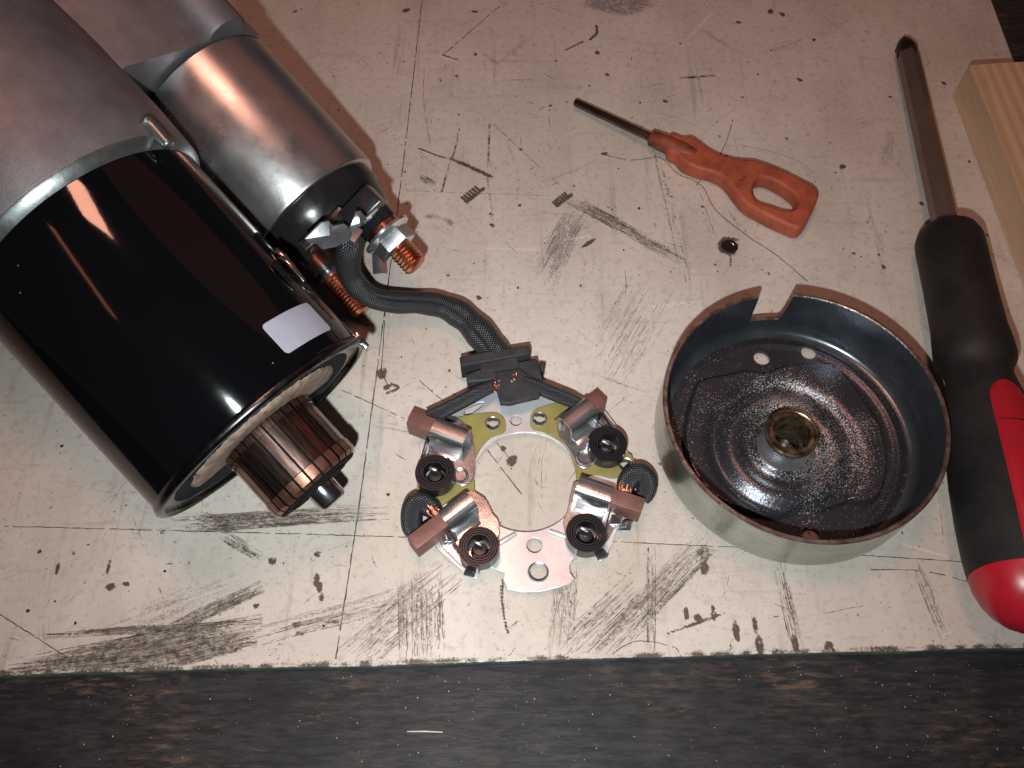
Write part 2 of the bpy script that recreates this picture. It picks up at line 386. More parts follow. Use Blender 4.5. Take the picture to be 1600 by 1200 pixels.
M['bench'] = wood_dark(); M['bench'].node_tree.nodes['Principled BSDF'].inputs['Specular IOR Level'].default_value = .22
def wood_pale():
    m = mat('fresh_pine', (.55, .36, .20), .6, 0, .3)
    t = m.node_tree; n, l = t.nodes, t.links; b = n['Principled BSDF']; tc = n.new('ShaderNodeTexCoord')
    mp = n.new('ShaderNodeMapping'); mp.inputs['Scale'].default_value = (1, .05, 1); l.new(tc.outputs['Object'], mp.inputs[0])
    wv = n.new('ShaderNodeTexWave'); wv.inputs['Scale'].default_value = 75; wv.inputs['Distortion'].default_value = 2.2; wv.inputs['Detail'].default_value = 3; wv.bands_direction = 'X'
    wv.inputs['Detail Scale'].default_value = 1.5; l.new(mp.outputs[0], wv.inputs['Vector'])
    no = n.new('ShaderNodeTexNoise'); no.inputs['Scale'].default_value = 700; no.inputs['Detail'].default_value = 4; l.new(mp.outputs[0], no.inputs['Vector'])
    x = n.new('ShaderNodeMix'); x.data_type = 'RGBA'; l.new(wv.outputs['Fac'], x.inputs[0]); x.inputs[6].default_value = (.64, .43, .27, 1); x.inputs[7].default_value = (.53, .325, .185, 1)
    y = n.new('ShaderNodeMix'); y.data_type = 'RGBA'; y.inputs[7].default_value = (.42, .27, .15, 1)
    r = n.new('ShaderNodeMapRange'); r.inputs[1].default_value, r.inputs[2].default_value, r.inputs[4].default_value = .52, .75, .6; l.new(no.outputs[0], r.inputs[0])
    l.new(r.outputs[0], y.inputs[0]); l.new(x.outputs[2], y.inputs[6]); l.new(y.outputs[2], b.inputs['Base Color'])
    bp = n.new('ShaderNodeBump'); bp.inputs['Strength'].default_value = .3; bp.inputs['Distance'].default_value = .0002; l.new(no.outputs[0], bp.inputs['Height']); l.new(bp.outputs[0], b.inputs['Normal'])
    return m
M['pine'] = wood_pale()
M['score_dark'] = mat('black_grime_score', (.040, .030, .024), .7, 0, .2, var=(.16, .125, .10), vscale=500)
M['score_brown'] = mat('brown_grime_score', (.17, .13, .10), .7, 0, .2, var=(.42, .35, .295), vscale=500)
M['score_faint'] = mat('faint_rub_mark', (.40, .335, .285), .6, 0, .3, var=(.50, .43, .375), vscale=900)
M['crumb'] = mat('dark_crumbs', (.03, .022, .018), .7)
M['dust'] = mat('pale_dust', (.62, .58, .52), .7)
M['swarf'] = mat('bright_glint_metal', (.85, .85, .85), .25, 1.0)  # worn only by the highlight crescent on the board's hole

# ------------------------------------------------------------------ the surface: dark bench and cream board
b = MB(); b.box((0, 60, -4.3 - 20), np.eye(3), (420, 330, 20)); bench = tag(b.build('bench_top', M['bench']), 'dark oily wooden bench top below the cream board', 'bench', kind='structure')

BR = np.array([184.5, -76.3]); UB = np.array([-1, -.02646]); VB = np.array([.032, 1.0])   # bottom right corner, directions of the two edges
def vnoise(x, y, sc, seed):
    r = np.random.default_rng(seed).random((256, 256)); X = x / sc + 1000; Y = y / sc + 1000
    i = np.floor(X).astype(int); j = np.floor(Y).astype(int); fx = X - i; fy = Y - j; fx = fx * fx * (3 - 2 * fx); fy = fy * fy * (3 - 2 * fy)
    i &= 255; j &= 255; i1 = (i + 1) & 255; j1 = (j + 1) & 255
    return (r[i, j] * (1 - fx) + r[i1, j] * fx) * (1 - fy) + (r[i, j1] * (1 - fx) + r[i1, j1] * fx) * fy
def fbm(x, y, sc, seed, o=4): return sum(vnoise(x, y, sc / 2 ** k, seed + k) * .5 ** k for k in range(o)) / (2 - .5 ** (o - 1))
RES = .40
us = np.concatenate([np.arange(0, 404, RES), np.arange(404, 560, 6)]); vs = np.concatenate([np.arange(0, 266, RES), np.arange(266, 420, 6)])
UU, VV = np.meshgrid(us, vs, indexing='ij')
edge_w = (fbm(UU * 1.0, VV * 0, 9, 3) - .5) * .5
X = BR[0] + UU * UB[0] + VV * VB[0]; Y = BR[1] + UU * UB[1] + VV * VB[1]
chip = np.where(VV < .2, (vnoise(UU, UU * 0, 1.1, 5) - .5) * .22 + (vnoise(UU, UU * 0, 14, 6) - .5) * .5, 0); Y = Y + chip
G = np.zeros(UU.shape); SC = np.zeros(UU.shape); WH = np.zeros(UU.shape); ZZ = np.zeros(UU.shape)
def uvof(p):
    dx, dy = p[0] - BR[0], p[1] - BR[1]; A = np.array([[UB[0], VB[0]], [UB[1], VB[1]]]); return np.linalg.solve(A, [dx, dy])
def stroke(arr, p, q, wd, st, rough=.5, taper=False, seed=0, dent=0.0):
    """add a worn line from p to q (mm on the board)"""
    p = np.array(p[:2]); q = np.array(q[:2]); a, c = uvof(p), uvof(q); mg = wd * 3 + 1
    i0, i1 = np.searchsorted(us, [min(a[0], c[0]) - mg, max(a[0], c[0]) + mg]); j0, j1 = np.searchsorted(vs, [min(a[1], c[1]) - mg, max(a[1], c[1]) + mg])
    if i1 <= i0 or j1 <= j0: return
    x = X[i0:i1, j0:j1]; y = Y[i0:i1, j0:j1]; d = q - p; L = max(np.hypot(*d), 1e-6); d = d / L
    t = np.clip((x - p[0]) * d[0] + (y - p[1]) * d[1], 0, L); dist = np.hypot(x - p[0] - d[0] * t, y - p[1] - d[1] * t)
    wloc = wd * (np.sin(np.pi * np.clip(t / L, .02, .98)) ** .6 if taper else 1.0)
    m = np.clip(1.15 - dist / np.maximum(wloc, .05) * .75, 0, 1)
    if rough: m = m * np.clip(1 - rough + rough * 2.2 * (vnoise(x, y, 1.1, 91 + seed) * .6 + vnoise(x, y, 4, 17 + seed) * .6 - .25), 0, 1.2)
    arr[i0:i1, j0:j1] = np.maximum(arr[i0:i1, j0:j1], np.clip(m * st, 0, 1))
    if dent: ZZ[i0:i1, j0:j1] = np.minimum(ZZ[i0:i1, j0:j1], -dent * m)
def px(*pts): return [at(*p)[:2] for p in pts]
STRIPS = [MB(), MB(), MB()]; sz = [0]
def strip(P, wd, tone=0, gaps=.15, taper=True):
    """thin ragged scratch along the polyline P (mm), laid just on the board"""
    P = [np.array(p[:2], float) for p in P]; Q = []
    for a, c in zip(P[:-1], P[1:]):
        n_ = max(1, int(np.hypot(*(c - a)) / 1.2)); Q += [a + (c - a) * k_ / n_ for k_ in range(n_)]
    Q.append(P[-1]); N = len(Q); sz[0] = (sz[0] + 1) % 40; z = .02 + .0012 * sz[0]; prev = None
    for i in range(N):
        d = Q[min(i + 1, N - 1)] - Q[max(i - 1, 0)]; d = d / max(np.hypot(*d), 1e-6); nn = np.array([-d[1], d[0]])
        w_ = wd * rng.uniform(.55, 1.25) * (.25 + .75 * math.sin(math.pi * min(max(i / max(N - 1, 1), .04), .96)) ** .5 if taper else 1); j_ = rng.normal(0, .05, 2)
        cur = [(*(Q[i] + j_ + nn * w_ / 2), z), (*(Q[i] + j_ - nn * w_ / 2), z)]
        u_, v_ = uvof(Q[i])
        if u_ < .6 or v_ < .9: prev = None; continue
        if prev is not None and rng.random() > gaps: STRIPS[tone].add(prev + cur, [(0, 1, 3, 2)])
        prev = cur
def pline(arr, pts, wd, st, **k):
    P = px(*pts)
    if arr is G and wd <= .28: strip(P, wd * 1.35, 0 if st > .65 else 1, .12 * k.get('rough', .5) * 2, False); return
    for a, c in zip(P[:-1], P[1:]): stroke(arr, a, c, wd, st, **k)
def curve(arr, pts, wd, st, **k): pline(arr, [tuple(p) for p in cr(pts, 6)], wd, st, **k)
def smear(arr, p, q, width, n, st, seed, wd=.35, spread=.15):
    """band of fine parallel streaks"""
    r = np.random.default_rng(seed); P, Q = px(p, q); d = Q - P; L = np.hypot(*d); nn = np.array([-d[1], d[0]]) / L
    for k in range(n):
        o = (r.random() - .5) * width; a = r.random() * .45; c = 1 - r.random() * .45
        stroke(arr, P + d * a + nn * (o + r.normal() * spread), P + d * c + nn * (o + r.normal() * spread * 3), wd * (.6 + r.random()), st * (.35 + .65 * r.random()), rough=.7, taper=True, seed=k % 7)
        for _ in range(2 if arr is G else 1):
            o = (r.random() - .5) * width * 1.1; a = r.random() * .6; c = min(1, a + .15 + r.random() * .6); j1 = nn * (o + r.normal() * spread * 2)
            strip([P + d * a + nn * o, P + d * (a + c) / 2 + nn * (o + r.normal() * .1), P + d * c + j1], r.uniform(.06, .20) * (1 if arr is G else .7), (0 if r.random() < st * .7 else 1) if arr is G else 2, .25)
def blob(arr, p, rx, ry, st, seed=0, ang=0):
    c = px(p)[0]; a = uvof(c); mg = max(rx, ry) * 1.8
    i0, i1 = np.searchsorted(us, [a[0] - mg, a[0] + mg]); j0, j1 = np.searchsorted(vs, [a[1] - mg, a[1] + mg])
    if i1 <= i0 or j1 <= j0: return
    x = X[i0:i1, j0:j1] - c[0]; y = Y[i0:i1, j0:j1] - c[1]; ca, sa = math.cos(ang), math.sin(ang)
    d = np.hypot((x * ca + y * sa) / rx, (-x * sa + y * ca) / ry) + (fbm(x + 50 * seed, y, max(rx, ry) * .8, 31 + seed) - .5) * 1.1
    m = np.clip((1.1 - d) * 2.2, 0, 1) * np.clip(.4 + vnoise(x, y, .9, 5 + seed), 0, 1); arr[i0:i1, j0:j1] = np.maximum(arr[i0:i1, j0:j1], m * st)
# scribed lines
pline(G, [(664, -40), (655, 40), (632, 240), (602, 480), (560, 800), (522, 1046)], .27, .95, rough=.15, dent=.15)
pline(G, [(0, 822), (300, 830), (635, 839)], .2, .8, rough=.3, dent=.1); pline(G, [(950, 846), (1150, 855), (1510, 878)], .2, .8, rough=.3, dent=.1)
pline(G, [(533, 609), (632, 654)], .2, .75, rough=.3); pline(G, [(655, 594), (694, 628)], .2, .7, rough=.3); pline(G, [(762, 704), (815, 772)], .28, .8, rough=.3); pline(G, [(776, 692), (799, 720)], .28, .8, rough=.3)
pline(G, [(0, 960), (110, 1030)], .2, .7, rough=.3); pline(G, [(846, 720), (846, 780)], .16, .5, rough=.3)
curve(G, [(1360, 890), (1440, 892), (1512, 909)], .2, .85, rough=.25); pline(G, [(1465, 762), (1475, 850)], .17, .6)
curve(G, [(940, 241), (985, 250), (1028, 246), (1042, 255), (1060, 272), (1085, 283), (1100, 295), (1120, 330), (1170, 370), (1215, 400), (1262, 440)], .24, .75, rough=.3)
curve(G, [(1145, 187), (1138, 212), (1125, 243)], .26, .85, rough=.2); pline(G, [(1130, 229), (1152, 226)], .18, .6)
curve(G, [(1160, 227), (1225, 243), (1265, 265), (1277, 296)], .16, .5, rough=.3); pline(G, [(1090, 290), (1118, 370)], .16, .5); pline(G, [(1088, 290), (1102, 274)], .25, .8)
for k, (a, c) in enumerate([((1022, 232), (1062, 420)), ((1028, 234), (1072, 440)), ((1036, 262), (1078, 440)), ((1018, 225), (1058, 400))]): pline(G, [a, c], .42, .38, rough=.8, seed=k)
curve(G, [(663, 105), (662, 160), (672, 225)], .2, .45, rough=.4); pline(G, [(780, 10), (692, 86)], .26, .75, rough=.35); pline(G, [(692, 86), (714, 93)], .35, .9)
curve(G, [(932, 40), (932, 52), (922, 62)], .55, .85, rough=.3); curve(G, [(884, 78), (900, 70), (911, 65)], .45, .8, rough=.3); pline(G, [(1062, 122), (1118, 118)], .75, .75, rough=.6, taper=True)
curve(G, [(655, 232), (690, 245), (706, 246), (713, 225), (718, 200)], .4, .7, rough=.5); pline(G, [(706, 248), (768, 276)], .9, .75, rough=.6); pline(G, [(704, 250), (690, 300)], .5, .6, rough=.6); pline(G, [(765, 192), (762, 285), (772, 355)], .55, .5, rough=.75)
pline(G, [(772, 195), (885, 300)], .3, .4, rough=.6); pline(G, [(630, 298), (860, 306)], .16, .4, rough=.4); curve(G, [(795, 228), (809, 270), (808, 305)], .2, .4)
pline(WH, [(880, 375), (922, 369)], .22, .75, rough=.3); pline(WH, [(760, 388), (842, 390)], .25, .45, rough=.3); pline(WH, [(893, 335), (880, 400)], .16, .5); pline(WH, [(1080, 55), (1112, 20)], .5, .5, rough=.5); pline(G, [(909, 387), (930, 373)], .8, .95, rough=.2, taper=True)
pline(WH, [(1010, 480), (1100, 470)], .5, .25); pline(WH, [(1410, 850), (1480, 870)], .22, .45); pline(WH, [(360, 0), (352, 15)], .8, .8)
curve(G, [(786, 905), (784, 930), (788, 965), (794, 990)], .42, .92, rough=.15, taper=True); pline(G, [(603, 470), (596, 580), (606, 602)], .22, .7, rough=.4); curve(G, [(612, 600), (622, 606), (606, 614)], .6, .9, rough=.3); blob(G, (597, 582), 1.6, 2.4, .8, 3)
# thread prints
for (cx, cy, s_) in ((738, 300, 1.0), (878, 308, .85)):
    for k in range(6):
        t = (k - 2.5) * 4.4 * s_; a = (cx + t * .95 - 6 * s_, cy - t * .75 - 4 * s_ + 4); c = (a[0] + 8 * s_, a[1] + 7 * s_); pline(G, [a, c], .50, 1.0, rough=.1)
        pline(G, [c, (c[0] + 5 * s_, c[1] - 4 * s_)], .75, .95, rough=.3)
# smears and scuffs
smear(SC, (905, 325), (845, 450), 9.5, 60, .62, 1, .4); smear(G, (905, 325), (862, 400), 8, 22, .4, 12, .3); smear(G, (885, 308), (1010, 372), 4.5, 34, .62, 2, .32); smear(G, (960, 350), (1068, 408), 4, 22, .45, 3, .3)
smear(G, (20, 1046), (410, 972), 5, 46, .6, 4, .34); smear(G, (120, 1045), (400, 985), 7, 64, .62, 5, .32); smear(G, (0, 1052), (300, 1020), 4, 40, .7, 51, .4); smear(G, (110, 1040), (300, 1000), 3.5, 40, .9, 52, .5); smear(G, (250, 1035), (400, 990), 5, 40, .6, 53, .4); smear(G, (60, 994), (410, 972), 1.6, 14, .9, 6, .35); smear(G, (230, 1000), (410, 915), 3.2, 34, .6, 7, .45); smear(SC, (150, 1000), (400, 910), 9, 40, .4, 8, .6)
smear(G, (250, 822), (610, 800), 4.5, 36, .62, 9, .3); smear(G, (300, 805), (380, 832), 4, 16, .6, 10, .4); smear(G, (345, 835), (410, 872), 2.6, 12, .65, 11, .5)
smear(G, (655, 890), (660, 1040), 11, 46, .5, 13, .35); smear(G, (530, 1040), (710, 890), 10, 34, .4, 14, .25); smear(G, (390, 1000), (640, 930), 5, 20, .4, 15, .25); smear(G, (880, 1030), (1000, 920), 9, 50, .45, 16, .25); smear(G, (940, 1020), (1105, 845), 7, 44, .55, 17, .28); smear(G, (1018, 850), (1018, 1028), 2, 9, .7, 18, .22); smear(G, (875, 1020), (890, 880), 6, 26, .4, 19, .25); smear(G, (1092, 880), (1104, 850), 3, 12, .8, 20, .4)
smear(G, (1215, 870), (1250, 1020), 3.5, 14, .45, 21, .3); smear(G, (1425, 870), (1480, 1005), 3, 10, .4, 22, .25); smear(G, (640, 960), (560, 1035), 8, 20, .35, 23, .25); smear(SC, (1390, 195), (1382, 270), 4, 22, .4, 24, .5); smear(SC, (640, 240), (690, 290), 8, 20, .35, 25, .4); smear(SC, (1030, 560), (850, 950), 30, 30, .22, 26, .3); smear(SC, (960, 500), (930, 620), 20, 22, .2, 27, .3); smear(G, (655, 275), (680, 290), 2.6, 16, .6, 28, .3); curve(SC, [(668, 338), (690, 340), (706, 350)], 1.2, .6, rough=.5); smear(G, (945, 590), (1030, 440), 16, 26, .28, 29, .2)
curve(G, [(940, 1035), (990, 1003), (1050, 1010), (1062, 1022)], .18, .7, rough=.3); pline(G, [(1038, 992), (1132, 958)], .45, .75, rough=.5, taper=True); pline(G, [(1280, 960), (1355, 945)], .17, .6)
for i, (x_, y_, a_, b_) in enumerate([(1115, 960, .7, 2.6), (1150, 985, .9, 3.2), (1180, 980, .7, 2.6), (1187, 1010, 1.0, 3.0), (1243, 1008, .9, 2.6), (1072, 958, .8, 1.8), (1090, 965, 1.1, 1.5), (1296, 1012, 1.4, 1.6), (1100, 880, 1.3, 3.2), (495, 905, .9, 2.0), (499, 918, .8, 2.2), (503, 935, .7, 2.0), (427, 876, 1.7, 1.1), (495, 866, 1.2, .9), (358, 825, 2.2, 1.5), (400, 946, .9, .8), (465, 975, 1.2, .7), (468, 990, 1.3, .6), (520, 972, 1.9, .5), (115, 865, .9, .5), (62, 862, .7, .5), (174, 917, 1.5, 1.0), (198, 912, 1.0, .8), (90, 888, .6, 2.0), (170, 885, .5, 2.0)]): blob(G, (x_, y_), a_, b_, .85, i)
for i, (x_, y_, a_) in enumerate([(945, 240, 1.5), (1204, 18, 2.1), (1222, 22, 1.5), (1153, 35, 1.5), (1272, 62, 1.3), (949, 117, 1.1), (1039, 158, 1.3), (1316, 260, 1.5), (1380, 417, .9), (748, 465, 1.1), (605, 605, 1.3), (743, 85, 1.1), (742, 18, 1.5), (634, 16, 2.0), (933, 82, 1.2), (1250, 125, 1.3), (860, 165, .8), (1306, 270, .6), (688, 125, .6), (814, 234, .7), (812, 321, .8), (768, 352, .9), (1098, 323, .8), (800, 720, 2.0), (787, 700, 1.2), (1160, 152, .8), (1282, 172, .6), (1110, 170, .5), (700, 430, .6), (915, 372, .4), (1440, 318, 1.2), (1475, 130, 1.3)]): blob(G, (x_, y_), a_, a_ * .7, .92, i + 40, i)
blob(SC, (960, 5), 16, 7, .55, 77); blob(G, (1140, 385), 4.0, 3.6, .95, 83); pline(G, [(1141, 392), (1142, 416)], .5, .6, rough=.4); blob(SC, (925, 240), 12, 8, .15, 78); blob(SC, (780, 500), 26, 20, .10, 79); blob(SC, (1320, 960), 18, 9, .10, 80)
# bundles of fine scratches, dragged marks and single scores
for k in range(170):
    c_ = np.array([rng.uniform(-200, 188), rng.uniform(-82, 175)]); a = rng.choice([1.2, 1.9, .35, 2.7]) + rng.normal(0, .25); d_ = np.array([math.cos(a), math.sin(a)]); n_ = np.array([-d_[1], d_[0]]); L = rng.uniform(4, 22); wdt = rng.uniform(.6, 4.5); tone = 1 if rng.random() < .3 else 2
    for q in range(rng.integers(2, 12)):
        o = c_ + n_ * rng.uniform(-wdt, wdt) + d_ * rng.uniform(-.3, .3) * L; l_ = L * rng.uniform(.3, 1); bend = n_ * rng.normal(0, .04) * l_
        strip([o - d_ * l_ / 2, o + bend, o + d_ * l_ / 2], rng.uniform(.05, .16), tone, .3)
for k in range(480):
    p = np.array([rng.uniform(-205, 190), rng.uniform(-84, 178)]); a = rng.uniform(0, math.pi); L = rng.exponential(2.2) + .5; d_ = np.array([math.cos(a), math.sin(a)])
    strip([p, p + d_ * L * .5 + rng.normal(0, .12 * L, 2) * .3, p + d_ * L], rng.uniform(.08, .26), 0 if rng.random() < .45 else 1, .05)
for k in range(80):
    p = np.array([rng.uniform(-205, 190), rng.uniform(-84, 178)]); a = rng.normal(1.35, .7); L = rng.uniform(12, 60); d_ = np.array([math.cos(a), math.sin(a)]); n_ = np.array([-d_[1], d_[0]])
    strip(cr([p, p + d_ * L * .5 + n_ * rng.normal(0, .06) * L, p + d_ * L], 5), rng.uniform(.05, .12), 2 if rng.random() < .6 else 1, .25)
# many small random nicks, scratches and specks
for k in range(500):
    p = np.array([rng.uniform(-205, 190), rng.uniform(-84, 178)]); a = rng.uniform(0, math.pi); L = rng.exponential(2.6) + .5
    stroke(G if rng.random() < .88 else WH, p, p + L * np.array([math.cos(a), math.sin(a)]), .1 + rng.random() * .13, .2 + .5 * rng.random(), rough=.5, taper=True, seed=k % 9)
for k in range(40):
    p = np.array([rng.uniform(-205, 190), rng.uniform(-84, 178)]); a = rng.normal(1.35, .5); L = rng.uniform(10, 45)
    stroke(G, p, p + L * np.array([math.cos(a), math.sin(a)]), .11, .15 + .35 * rng.random(), rough=.7, seed=k % 9)
for k in range(650):
    p = np.array([rng.uniform(-206, 191), rng.uniform(-85, 178)]); r_ = .12 + rng.exponential(.10); stroke(G, p, p + rng.normal(0, .25, 2), r_, .4 + .6 * rng.random(), rough=.2)
SC = np.maximum(SC, np.clip(fbm(X, Y, 45, 61) * 2.6 - 1.35, 0, 1) * .22); G = np.maximum(G, np.clip(1.6 - VV / 1.2, 0, 1) * .55 * vnoise(X, Y, 2.5, 8) * 1.4)
G = np.maximum(G, np.clip(fbm(X, Y, 30, 71, 5) * 1.5 - .80, 0, .13)); G = np.clip(G * 1.30, 0, 1); SC = np.clip(SC * 1.45, 0, 1)
nu, nv = UU.shape
co = np.stack([X, Y, ZZ], -1).reshape(-1, 3)
ring = [(i, 0) for i in range(nu)] + [(nu - 1, j) for j in range(1, nv)] + [(i, nv - 1) for i in range(nu - 2, -1, -1)] + [(0, j) for j in range(nv - 2, 0, -1)]
rid = np.array([i * nv + j for i, j in ring]); low = co[rid].copy(); low[:, 2] = -4.2; nb = len(rid)
co = np.concatenate([co, low]) * S
ii, jj = np.meshgrid(np.arange(nu - 1), np.arange(nv - 1), indexing='ij'); a0 = (ii * nv + jj).ravel()
quads = np.stack([a0, a0 + 1, a0 + nv + 1, a0 + nv], 1)
k = np.arange(nb); k2 = (k + 1) % nb; lo = nu * nv
quads = np.concatenate([quads, np.stack([rid[k], rid[k2], lo + k2, lo + k], 1)])
me = bpy.data.meshes.new('work_board'); me.vertices.add(len(co)); me.vertices.foreach_set('co', co.ravel())
nq = len(quads); me.loops.add(nq * 4); me.loops.foreach_set('vertex_index', quads.ravel().astype(np.int32)); me.polygons.add(nq)
me.polygons.foreach_set('loop_start', np.arange(0, nq * 4, 4, dtype=np.int32))
me.materials.append(M['board']); me.materials.append(M['board_edge'])
mi = np.zeros(nq, np.int32); mi[-nb:] = 1; me.polygons.foreach_set('material_index', mi); me.update(calc_edges=True); me.validate()
at_ = me.attributes.new('wear', 'FLOAT_COLOR', 'POINT'); cc = np.ones((len(co), 4), np.float32); cc[:, :3] = 0
cc[:nu * nv, 0] = G.ravel(); cc[:nu * nv, 1] = SC.ravel(); cc[:nu * nv, 2] = WH.ravel(); at_.data.foreach_set('color', cc.ravel())
board = bpy.data.objects.new('work_board', me); COL.objects.link(board)
tag(board, 'cream laminated work board, scratched and smeared with black grime', 'board')
for sb, m_ in zip(STRIPS, ('score_dark', 'score_brown', 'score_faint')):
    o_ = sb.build('fine_scratches', M[m_], board, 180); o_['kind'] = 'stuff'
# flat dark disc painted as a hole's shade, bright crescent as its glint
h = at(1140, 385, 0); b = MB(); b.lathe([(.10, 0), (.10, 1.5), (.14, 2.0), (.13, 2.4), (.08, 2.7), (.02, 2.8)], h, (0, 0, 1), 28); sc_ = b.build('screw_hole_shade', M['tip'], board)
b = MB(); b.tube([h + np.array([1.5 * math.cos(a_), 1.5 * math.sin(a_), .08]) for a_ in np.linspace(.2, 1.3, 8)], [.06, .12, .16, .2, .2, .16, .12, .06], 8); b.build('screw_glint', M['swarf'], sc_)  # bright crescent modelled as the highlight at the hole's edge

# ------------------------------------------------------------------ starter motor (lies nose-down on the rim of its open end)
yaw, tl, RY = R(43.38), R(21.43), 32.26
DX = np.array([math.cos(tl) * math.cos(yaw), -math.cos(tl) * math.sin(yaw), -math.sin(tl)])
DY = unit(np.cross([0, 0, 1], DX)); DZ = np.cross(DX, DY)
FC = np.array([-61.87, -30.44, RY * math.cos(tl) + .35])         # centre of the open front
MO = FC - RY * DZ; RM = np.stack([DX, DY, DZ], 1)
def ml(p): return RM.T @ (np.array(p) - MO)                        # world -> motor
def mp(pxx, pyy, ax): return ml(ray_plane(pxx, pyy, FC + ax * DX, DX))   # pixel -> motor point on the cross-section at axial position ax
AX = np.array([0, 0, RY])
motor = empty('starter_motor', MO, RM)
tag(motor, 'partly dismantled starter motor with gloss black body and grey cast housing', 'starter motor')
b = MB(); b.lathe([(-64.6, RY - 2), (-64.6, RY), (-1.6, RY), (-1.0, RY - .3), (-1.0, RY - 2), (-64.6, RY - 2)], AX, seg=160); yoke = b.build('body_tube', M['yoke'], motor, 30)
b = MB(); b.lathe([(-2.4, RY - .2), (-2.2, RY + .35), (-.9, RY + .62), (-.2, RY + .3), (.25, RY - .5), (.2, RY - 1.1), (-.3, RY - 1.5), (-1.5, RY - 1.6)], AX, seg=160); b.build('end_lip', M['face_band'], motor, 60)
b = MB(); b.lathe([(-1.2, RY - 1.4), (-.95, RY - 2.0), (-1.1, 27.4), (-1.3, 27.2), (-1.3, 3)], AX, seg=128, mis=[1, 1, 0, 0]); b.build('end_plate', [M['face'], M['face_band']], motor)
# ragged fibre disc
b = MB(); n_ = 90; V = []; F = []
for ring_, (rr, xx) in enumerate([(11, -.5), (13, -.35), (18, -.30), (21.6, -.45), (22.4, -1.2)]):
    for k in range(n_):
        th = -.20 + (math.pi + .40) * k / (n_ - 1); q = rr + (random.random() - .5) * (1.0 if ring_ >= 3 else .1)
        V.append(AX + np.array([xx + (random.random() - .5) * .25, q * math.cos(th), q * math.sin(th)]))
for k in range(n_ - 1):
    for r_ in range(4): o = r_ * n_; F.append((o + k, o + n_ + k, o + n_ + k + 1, o + k + 1))
b.add(V, F); b.build('fibre_washer', M['tan'], motor, 60)
# small crimp tabs on the lip
for px_, py_ in ((556, 545),):
    q = mp(px_, py_, -.5); e_ = unit(q - AX - [q[0], 0, 0]); b = MB(); b.box(AX + [-.8, 0, 0] + e_ * (RY + .2), [np.array([1, 0, 0]), np.cross(e_, [1, 0, 0]), e_], (2.4, 3.0, .8), bev=.4); b.build('crimp_tab', M['steel'], motor)
# commutator with bars
CR_, CL = 13.0, 18.8
b = MB(); b.lathe([(-1, 0), (-1, CR_ - .7), (CL - .4, CR_ - .7), (CL + .5, CR_ - 1.6), (CL + .5, 4), (CL + .2, 0)], AX, seg=64); comm = b.build('commutator', M['mica'], motor)
NB = 27
def bar_mesh():
    b = MB(); hw = math.pi / NB * .80
    def ring(x, r, mi): return [(x, r * math.sin(hw * t), r * math.cos(hw * t)) for t in (-1, -.5, 0, .5, 1)]
    rows = [ring(-.6, CR_ - .2, 0), ring(0, CR_, 0), ring(2.2, CR_, 0), ring(2.3, CR_ - .28, 0), ring(CL - 4.2, CR_ - .28, 0), ring(CL - 4.0, CR_ + .02, 0), ring(CL - .9, CR_ + .02, 0), ring(CL, CR_ - .7, 0), ring(CL, CR_ - 1.6, 0)]
    V = sum(rows, []) + [(-.6, -hw * 9, 9.4), (-.6, hw * 9, 9.4)]; F = []; mi = []
    for i in range(len(rows) - 1):
        for k in range(4): F.append((i * 5 + k, i * 5 + k + 1, i * 5 + 5 + k + 1, i * 5 + 5 + k)); mi.append(0 if i < 5 else 1)
    for e_, s_ in ((0, 1), (4, -1)):     # side walls
        for i in range(len(rows) - 1):
            a0, a1 = i * 5 + e_, i * 5 + 5 + e_; pa, pb = V[a0], V[a1]; o = len(V)
            V += [(pa[0], pa[1] * .88, pa[2] * .88), (pb[0], pb[1] * .88, pb[2] * .88)]; F.append((a0, a1, o + 1, o)[::s_]); mi.append(0)
    b.add(V, F); b.m = mi
    me = bpy.data.meshes.new('bar'); me.from_pydata([(x * S, y * S, z * S) for x, y, z in b.v], [], b.f)
    me.materials.append(M['copper_dark']); me.materials.append(M['comm_end']); me.polygons.foreach_set('material_index', mi); me.polygons.foreach_set('use_smooth', [True] * len(mi)); me.update(); me.set_sharp_from_angle(angle=R(25)); return me
bm_ = bar_mesh()
for k in range(NB):
    o = bpy.data.objects.new('bar', bm_); COL.objects.link(o); o.parent = comm; o.location = AX * S; o.rotation_euler = (2 * math.pi * (k + .2) / NB, 0, 0)
b = MB(); b.lathe([(CL - .5, 8.5), (CL + 1.0, 8.3), (CL + 1.2, 5.2), (CL + 1.3, 0)], AX, seg=48); b.build('end_washer', M['mica'], motor)
b = MB(); b.lathe([(CL, 3.95), (CL + 5.6, 3.95), (CL + 6.2, 3.5), (CL + 6.35, 2.9), (CL + 6.3, 0)], AX, seg=40); b.build('shaft', M['steel'], motor)
# paper label wrapped on the body
def cyl_hit(pxx, pyy, rr):
    v = (pxx - 800) / FPX * RT - (pyy - 600) / FPX * UP + FW; o = RM.T @ (CAM - FC); d = RM.T @ v
    A = d[1] ** 2 + d[2] ** 2; B = 2 * (o[1] * d[1] + o[2] * d[2]); C_ = o[1] ** 2 + o[2] ** 2 - rr * rr
    t = (-B - math.sqrt(max(B * B - 4 * A * C_, 0))) / (2 * A); p = o + d * t; return p[0], math.atan2(p[1], p[2])
cs = [cyl_hit(*q, RY) for q in ((405, 505), (481, 477), (523, 518), (443, 552))]
x0 = (cs[0][0] + cs[1][0]) / 2; x1 = (cs[2][0] + cs[3][0]) / 2; t0 = (cs[0][1] + cs[3][1]) / 2; t1 = (cs[1][1] + cs[2][1]) / 2
b = MB(); N1, N2 = 14, 22; rr = 1.1; V = []; F = []
wx, wt = x1 - x0, (t1 - t0) * RY
